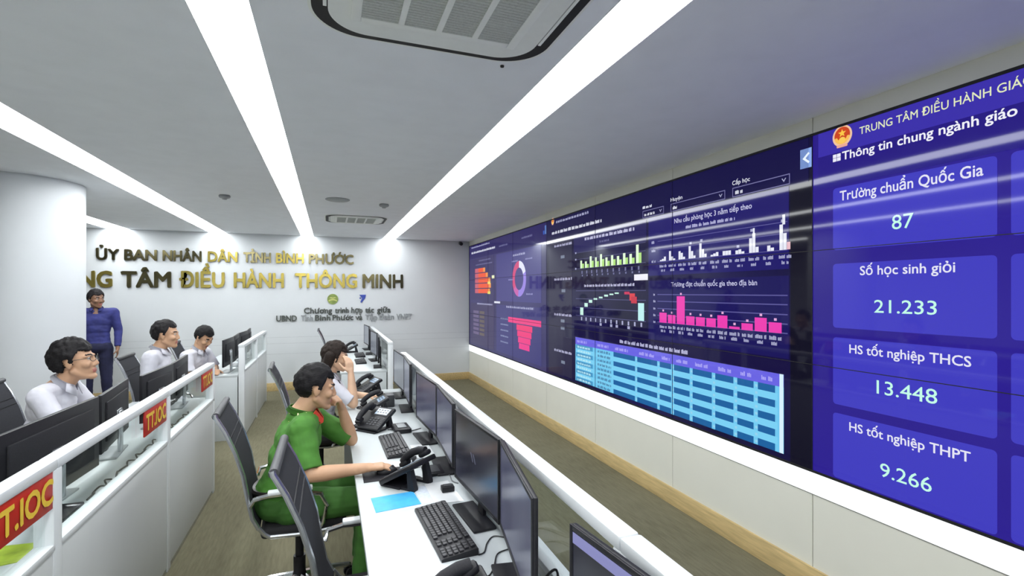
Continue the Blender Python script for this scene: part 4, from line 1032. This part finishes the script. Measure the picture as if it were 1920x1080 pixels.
def hair_cap(H, s, mat, parent, front=0.070, side=0.000, nape=-0.075, puff=1.0, long=0.0, rough=0.006, part=0.0):
    bm = bmesh.new(); bmesh.ops.create_icosphere(bm, subdivisions=5, radius=1.0)
    dele = []
    for v in bm.verts:
        u = v.co.copy(); p = V(-0.014 + 0.104 * u.x, 0.0865 * u.y, 0.034 + 0.104 * u.z)
        if u.z > 0.3: p.z += 0.012 * puff * (u.z - 0.3)
        if u.x < 0: p.x -= 0.008 * puff * (-u.x)
        x, z = p.x, p.z
        lim = front + 0.008 * math.sin(p.y * 60) if x > 0.045 else (side + (front - side) * max(0, (x - 0.018) / 0.027) if x > 0.018 else (side - 0.022 if x > -0.004 else (0.022 if x > -0.030 else nape + (0.0 if x < -0.05 else (x + 0.05) * 2.5))))
        if z < lim: dele.append(v)
        f = noise.noise(p * 34) * rough + noise.noise(V(p.x * 90, p.y * 90, p.z * 25)) * rough * 0.6
        v.co = p + u * f * (1.0 if z > lim + 0.01 else 0.3) + u * 0.004 * (puff - 1)
    bmesh.ops.delete(bm, geom=dele, context='VERTS')
    bmesh.ops.transform(bm, matrix=H @ Matrix.Scale(s, 4), verts=bm.verts)
    me = bpy.data.meshes.new('hair'); bm.to_mesh(me); bm.free()
    o = bpy.data.objects.new('tmp', me); COL.objects.link(o); md = o.modifiers.new('s', 'SOLIDIFY'); md.thickness = 0.018 * s; md.offset = -1.0
    m2 = eval_mesh(o); bpy.data.objects.remove(o); bpy.data.meshes.remove(me)
    for p in m2.polygons: p.use_smooth = True
    return mesh_obj('hair', m2, [mat], parent)

def headm(pos, yaw=0.0, pitch=0.0, roll=0.0):
    """pitch > 0 looks down"""
    return Matrix.Translation(pos) @ Euler((roll, pitch, yaw), 'XYZ').to_matrix().to_4x4()

def torso(b, pel, waist, chest, shl, shr, g_=0.0):
    def E(c, r, lean):
        b.ell(V(c), (r[0] + g_, r[1] + g_, r[2] + g_ * 0.5), None, Matrix.Rotation(lean, 3, 'Y'), 3)
    p, w, c = V(pel), V(waist), V(chest); l1 = math.atan2(w.x - p.x, w.z - p.z); l2 = math.atan2(c.x - w.x, c.z - w.z)
    E(p, (0.118, 0.165, 0.115), l1); E((p + w) / 2, (0.108, 0.150, 0.13), l1); E(w, (0.104, 0.146, 0.13), (l1 + l2) / 2); E((w + c) / 2, (0.112, 0.158, 0.13), l2); E(c, (0.112, 0.168, 0.13), l2)
    s1, s2 = V(shl), V(shr); capsule(b, s1, s2, 0.062 + g_, 0.062 + g_); up = (s1 + s2) / 2
    capsule(b, s1, c, 0.058 + g_, 0.10 + g_); capsule(b, s2, c, 0.058 + g_, 0.10 + g_)
    return up

def make_person(label, loc, yaw, J, skin, hair_kw, top, trousers, shoe, sleeve_f=None, sleeve_end=0.92, voxel=0.0065, hs=1.0, extras=None, girth=0.0):
    """J: joints in local axes (x forward, y left, z up)"""
    t = thing('person', label, 'person', loc, yaw)
    H = headm(J['head'], J.get('hyaw', 0), J.get('hpitch', 0), J.get('hroll', 0))
    b = MB(); head_shape(b, H, hs)
    neck = V(J['neck']); hd = H @ (V(-0.022, 0, -0.055) * hs)
    capsule(b, hd, neck, 0.052 * hs, 0.058); up = torso(b, J['pelvis'], J['waist'], J['chest'], J['shl'], J['shr'], -0.012 + girth)
    capsule(b, neck, V(J['chest']) + V(0, 0, 0.06), 0.062, 0.09)
    for q, sd in (('l', -1), ('r', 1)):
        S_, E_, W_ = V(J['sh' + q]), V(J['el' + q]), V(J['wr' + q])
        capsule(b, S_, E_, 0.049, 0.038); m_ = E_ + (W_ - E_) * 0.3; capsule(b, E_, m_, 0.038, 0.040); capsule(b, m_, W_, 0.040, 0.026)
        h = J['hand' + q]; hand_shape(b, W_ + (W_ - E_).normalized() * 0.012, h[0], h[1], sd, h[2], h[3] if len(h) > 3 else 0.5, 0.98)
        hp, kn, an = V(J['hip' + q]), V(J['kn' + q]), V(J['an' + q])
        capsule(b, hp, kn, 0.074, 0.050); capsule(b, kn, kn + (an - kn) * 0.35, 0.050, 0.052); capsule(b, kn + (an - kn) * 0.35, an, 0.052, 0.034)
    body = finish_body(fused(b, voxel, 3), H, hs, skin, t)
    hair_cap(H, hs, parent=t, **hair_kw)
    # shirt
    b = MB(); torso(b, V(J['pelvis']) + V(0, 0, 0.03), J['waist'], J['chest'], J['shl'], J['shr'], 0.004 + girth)
    capsule(b, neck - (neck - V(J['chest'])).normalized() * 0.055, V(J['chest']) + V(0, 0, 0.05), 0.068, 0.10)
    b.ell(neck + V(-0.018, 0, -0.030), (0.066, 0.072, 0.050)); capsule(b, neck + V(-0.030, 0, -0.055), (V(J['waist']) + V(J['chest'])) / 2 + V(-0.03, 0, 0), 0.060, 0.085)
    for q in 'lr':
        S_, E_, W_ = V(J['sh' + q]), V(J['el' + q]), V(J['wr' + q])
        if sleeve_f == 'short': sleeve(b, S_, S_ + (E_ - S_) * sleeve_end, 0.066, 0.062)
        else:
            capsule(b, S_, E_, 0.065, 0.052); sleeve(b, E_, E_ + (W_ - E_) * sleeve_end, 0.052, 0.040)
    sh = mesh_obj('shirt', fused(b, voxel, 3, 0.006, loc[1]), [top], t)
    c = MB(); ax = (neck - V(J['chest'])).normalized(); f0 = V(1, 0, 0) - ax * ax.x; f0.normalize(); l0 = ax.cross(f0)
    ring = lambda r, h, dp: [neck + ax * (h + dp * math.cos(a)) + f0 * r * math.cos(a) + l0 * r * math.sin(a) for a in [0.50 + k * (2 * PI - 1.0) / 20 for k in range(21)]]
    A_, B_, D_ = ring(0.063, 0.018, -0.014), ring(0.070, 0.015, -0.014), ring(0.083, -0.014, -0.026)
    for k in range(20):
        for P_, Q_ in ((A_, B_), (B_, D_)): c.face([P_[k], P_[k + 1], Q_[k + 1], Q_[k]])
    for q in (-1, 1):
        c.face([neck + f0 * 0.060 + l0 * q * 0.020 + ax * 0.004, neck + f0 * 0.030 + l0 * q * 0.066 + ax * 0.010, neck + f0 * 0.052 + l0 * q * 0.086 - ax * 0.030, neck + f0 * 0.104 + l0 * q * 0.040 - ax * 0.052])
    col = c.build('collar', top, parent=sh)
    bm_ = bmesh.new(); bm_.from_mesh(col.data); bmesh.ops.remove_doubles(bm_, verts=bm_.verts, dist=0.0005); bm_.to_mesh(col.data); bm_.free()
    md = col.modifiers.new('s', 'SOLIDIFY'); md.thickness = 0.004
    # trousers and shoes
    b = MB(); p = V(J['pelvis']); b.ell(p, (0.135 + girth, 0.180 + girth, 0.118)); 
    for q in 'lr':
        hp, kn, an = V(J['hip' + q]), V(J['kn' + q]), V(J['an' + q])
        capsule(b, p + (hp - p) * 0.8, hp, 0.105, 0.098); capsule(b, hp, kn, 0.096, 0.068); b.ell(kn, (0.068,) * 3, sub=2); sleeve(b, kn, an + (kn - an) * 0.06, 0.067, 0.056)
    tr = mesh_obj('trousers', fused(b, voxel, 3, 0.005, loc[0]), [trousers], t)
    for q in 'lr':
        an = V(J['an' + q]); fd = V(J.get('foot' + q, (1, 0, 0))).normalized(); b = MB()
        z0 = an.z - 0.085
        Rz = Matrix.Rotation(math.atan2(fd.y, fd.x), 3, 'Z')
        b.ell(an + fd * 0.085 + V(0, 0, -0.050), (0.125, 0.046, 0.036), None, Rz); b.ell(an + fd * 0.0 + V(0, 0, -0.030), (0.058, 0.042, 0.052), None, Rz); b.ell(an + fd * 0.15 + V(0, 0, -0.058), (0.065, 0.046, 0.027), None, Rz)
        sm = fused(b, 0.008, 2)
        for v in sm.vertices: v.co.z = max(v.co.z, z0)
        mesh_obj('shoe', sm, [shoe], t)
    if extras: extras(t, H, J, hs, sh)
    return t

STEM = dict(mat='hair')
def seated(hx, hz, lean, base=None, **k):
    """plain seated pose: head at (hx, 0, hz), pelvis under the seat origin"""
    J = dict(head=(hx, 0, hz), neck=(hx - 0.055, 0, hz - 0.125), pelvis=(-0.02, 0, 0.575), waist=(0.02 + lean * 0.25, 0, 0.70), chest=(lean * 0.62 + 0.005, 0, hz - 0.275),
             shl=(lean * 0.78, 0.185, hz - 0.185), shr=(lean * 0.78, -0.185, hz - 0.185), hipl=(0.03, 0.095, 0.555), hipr=(0.03, -0.095, 0.555),
             knl=(0.44, 0.12, 0.545), knr=(0.44, -0.12, 0.545), anl=(0.40, 0.12, 0.085), anr=(0.40, -0.12, 0.085),
             ell=(lean + 0.10, 0.24, hz - 0.39), elr=(lean + 0.10, -0.24, hz - 0.39), wrl=(0.40, 0.17, 0.79), wrr=(0.40, -0.17, 0.79),
             handl=((1, -0.2, -0.05), (0, 0, -1), 0.35), handr=((1, 0.2, -0.05), (0, 0, -1), 0.35))
    J.update(k); return J

# the officer in green: local axes are the world's, origin on the floor below the seat
def officer_extras(t, H, J, s, shirt):
    n = V(J['neck']); c = V(J['chest'])
    for q in (-1, 1):
        b = MB(); b.prism([(-0.030, -0.020), (0.042, -0.018), (0.054, 0.004), (0.042, 0.020), (-0.030, 0.020)], 'y', -0.003, 0.003, 'redtab',
                          Matrix.Translation(n + V(0.080, q * 0.046, -0.024)) @ Euler((q * 0.25, 0.9, -q * 0.55)).to_matrix().to_4x4())
        b.build('collar_tab', parent=t)['label'] = 'red collar tab'
        S_ = V(J['shl'] if q > 0 else J['shr']); b = MB(); v = (S_ - n)
        T_ = Matrix.Translation(n + v * 0.74 + V(0.0, 0, 0.026)) @ Matrix.Rotation(math.atan2(v.y, v.x), 4, 'Z') @ Matrix.Rotation(0.36, 4, 'Y')
        b.box(-0.062, -0.022, -0.004, 0.062, 0.022, 0.006, 'greentrousers', 0.003, T_); b.box(-0.062, -0.024, 0.002, 0.062, -0.017, 0.008, 'straw', 0.001, T_); b.box(-0.062, 0.017, 0.002, 0.062, 0.024, 0.008, 'straw', 0.001, T_)
        b.build('shoulder_strap', parent=t)['label'] = 'green shoulder strap edged in pale braid'
    b = MB(); p = V(J['pelvis']) + V(0.0, 0, 0.085)
    b.tube([p + V(0.132 * math.cos(a), 0.172 * math.sin(a), 0.02 * math.cos(a)) for a in [2 * PI * k / 28 for k in range(28)]], 0.014, 'shoe', 6, True); b.build('belt', parent=t)
OJ = dict(head=(0.150, 0.0, 1.160), hyaw=0.10, hpitch=0.14, neck=(0.072, 0.0, 1.035), pelvis=(-0.035, 0, 0.575), waist=(-0.005, 0, 0.70), chest=(0.055, 0, 0.885),
          shr=(0.085, -0.180, 0.975), shl=(0.110, 0.185, 0.975), elr=(0.128, -0.285, 0.772), wrr=(0.385, -0.335, 0.793), ell=(0.345, 0.205, 0.792), wrl=(0.288, 0.120, 1.000),
          handr=((1.0, 0.02, -0.02), (0.0, 0.05, -1), [0.28, 0.26, 0.30, 0.36], 0.15), handl=((-0.35, -0.55, 1.0), (-0.8, -0.35, -0.25), [1.25, 1.3, 1.3, 1.3], 0.9),
          hipr=(0.02, -0.10, 0.555), hipl=(0.02, 0.10, 0.555), knr=(0.43, -0.15, 0.555), knl=(0.43, 0.13, 0.555), anr=(0.38, -0.16, 0.085), anl=(0.40, 0.14, 0.085))
make_person('person in a green uniform shirt with red collar tabs, left fist at the mouth', (-0.215, 3.0, 0.0), 0.0, OJ, 'skin',
            dict(mat='hair', front=0.068, side=0.002, nape=-0.070), 'greenshirt', 'greentrousers', 'shoe', 'short', 0.90, 0.0050, 1.0, officer_extras, 0.006)

# the woman beyond him
def woman_extras(t, H, J, s, shirt):
    b = MB()
    for (y0, y1) in ((0.066, 0.075), (-0.066, -0.075), (0.03, 0.035), (-0.03, -0.035), (0.0, 0.0)):
        p0 = H @ (V(-0.065 + abs(y0) * 0.4, y0, 0.02) * s); p1 = H @ (V(-0.085 + abs(y0) * 0.3, y1, -0.10) * s); capsule(b, p0, p1, 0.046, 0.038); capsule(b, p1, p1 + V(-0.03, 0, -0.06), 0.036, 0.022)
    mesh_obj('hair_lengths', fused(b, 0.007, 8, 0.005, 3.0), ['hairbrown'], t)
    b = MB(); n = V(J['neck']); c = V(J['chest'])
    b.tube([n + V(-0.05, -0.06, 0.03), n + V(0.03, -0.075, 0.01), n + V(0.085, -0.05, -0.08), c + V(0.135, -0.02, -0.04), c + V(0.14, 0.0, -0.12)], 0.004, 'cable', 6); b.build('lanyard', parent=t)
WJ = seated(0.17, 1.155, 0.16, hpitch=0.12, hyaw=-0.12, shr=(0.115, -0.150, 0.955), shl=(0.115, 0.160, 0.955), elr=(0.30, -0.175, 0.792), wrr=(0.283, -0.125, 1.030),
            handr=((-0.16, 0.12, 1.0), (-0.55, 1.0, 0.1), [0.35, 0.4, 0.45, 0.5], 0.2), ell=(0.22, 0.22, 0.80), wrl=(0.42, 0.12, 0.795), chest=(0.085, 0, 0.87), neck=(0.115, 0, 1.03))
make_person('person in a white blouse with brown hair, resting cheek on a raised hand', (-0.115, 4.40, 0.0), 0.0, WJ, 'skinpale',
            dict(mat='hairbrown', front=0.058, side=-0.03, nape=-0.10, puff=1.25), 'whiteshirt', 'blacktrousers', 'shoe', 'short', 0.85, 0.0065, 0.98, woman_extras, -0.012)

# the man in glasses at left
def glasses(t, H, J, s, shirt):
    b = MB()
    for q in (-1, 1):
        b.tube([H @ (V(0.098 - 0.006 * math.cos(a) * q, q * 0.033 + 0.024 * math.cos(a), 0.008 + 0.018 * math.sin(a)) * s) for a in [2 * PI * k / 20 for k in range(20)]], 0.0017 * s, 'frameblack', 5, True)
        b.tube([H @ (V(0.092, q * 0.057, 0.013) * s), H @ (V(0.055, q * 0.074, 0.014) * s), H @ (V(0.0, q * 0.081, 0.016) * s), H @ (V(-0.022, q * 0.080, 0.0) * s)], 0.0016 * s, 'frameblack', 5)
    b.tube([H @ (V(0.099, -0.010, 0.011) * s), H @ (V(0.104, 0.0, 0.014) * s), H @ (V(0.099, 0.010, 0.011) * s)], 0.0016 * s, 'frameblack', 5)
    o = b.build('glasses', parent=t); o['label'] = 'thin dark-framed glasses'
    l = MB()
    for q in (-1, 1): l.face([H @ (V(0.098 - 0.006 * math.cos(a) * q, q * 0.033 + 0.023 * math.cos(a), 0.008 + 0.017 * math.sin(a)) * s) for a in [2 * PI * k / 20 for k in range(20)]], 'lens')
    l.build('lens_pair', parent=o, smooth=False)
GJ = seated(0.215, 1.245, 0.14, hpitch=-0.16, hyaw=0.0, wrl=(0.28, 0.15, 0.79), wrr=(0.28, -0.15, 0.79))
make_person('person in a white shirt and thin glasses, gazing up to the right', (-1.765, 4.02, 0.0), 0.0, GJ, 'skin',
            dict(mat='hair', front=0.060, side=0.004, nape=-0.062, puff=1.7, rough=0.009), 'whiteshirt', 'blacktrousers', 'shoe', 'long', 0.92, 0.0065, 1.10, glasses, 0.0)
BJ = seated(0.12, 1.305, 0.06, wrl=(0.26, 0.06, 0.655), wrr=(0.26, -0.06, 0.655), ell=(0.04, 0.24, 0.82), elr=(0.04, -0.24, 0.82),  knl=(0.36, 0.10, 0.545), knr=(0.36, -0.06, 0.545), anl=(0.04, 0.10, 0.085), anr=(0.04, -0.06, 0.085), hpitch=0.02, hyaw=-0.05)
make_person('person in a white shirt with cropped dark hair, sitting upright behind the middle sign', (-1.53, 5.40, 0.0), 0.0, BJ, 'skin',
            dict(mat='hair', front=0.074, side=0.012, nape=-0.050, puff=0.9), 'whiteshirt', 'blacktrousers', 'shoe', 'long', 0.92, 0.0075, 1.02, None, 0.0)
LJ = seated(0.26, 1.175, 0.22, knl=(0.36, 0.36, 0.545), knr=(0.40, 0.12, 0.545), anl=(0.30, 0.36, 0.085), anr=(0.34, 0.14, 0.085), hpitch=0.55, hyaw=-0.25, elr=(0.24, -0.25, 0.80), wrr=(0.36, -0.08, 0.80), ell=(0.26, 0.24, 0.80), wrl=(0.36, 0.05, 0.80),
            handr=((0.6, 0.8, 0), (0, 0, -1), 0.4), handl=((0.6, -0.8, 0), (0, 0, -1), 0.4))
make_person('person in a white shirt, head bowed, leaning on folded forearms at the far left desk', (-1.60, 6.66, 0.0), -0.30, LJ, 'skin',
            dict(mat='hair', front=0.066, side=0.004, nape=-0.060, puff=1.1), 'whiteshirt', 'navy', 'shoe', 'short', 0.95, 0.0075, 1.0, None, 0.0)
# the standing man by the column
SJ = dict(head=(0.03, 0, 1.600), hyaw=0.75, hpitch=0.05, neck=(-0.01, 0, 1.475), pelvis=(0, 0, 0.93), waist=(0.0, 0, 1.09), chest=(0.0, 0, 1.285), shl=(0.0, 0.190, 1.415), shr=(0, -0.190, 1.415),
          ell=(-0.02, 0.240, 1.150), elr=(-0.02, -0.25, 1.150), wrl=(0.06, 0.245, 0.915), wrr=(0.07, -0.25, 0.915), handl=((0.12, 0.02, -1), (0.1, -1, 0), 0.3), handr=((0.12, 0, -1), (0, 1, 0), 0.3),
          hipl=(0, 0.095, 0.90), hipr=(0, -0.095, 0.90), knl=(0.03, 0.115, 0.49), knr=(0.01, -0.10, 0.49), anl=(0.0, 0.13, 0.085), anr=(-0.02, -0.11, 0.085), footl=(1, 0.25, 0), footr=(1, -0.2, 0))
make_person('person standing in a royal blue shirt and dark trousers beside the round column', (-3.085, 8.62, 0.0), -PI / 2 + 0.15, SJ, 'skindark',
            dict(mat='hair', front=0.062, side=0.0, nape=-0.07, puff=1.3), 'blueshirt', 'navy', 'brownshoe', 'long', 0.95, 0.0085, 1.04, None, 0.0)
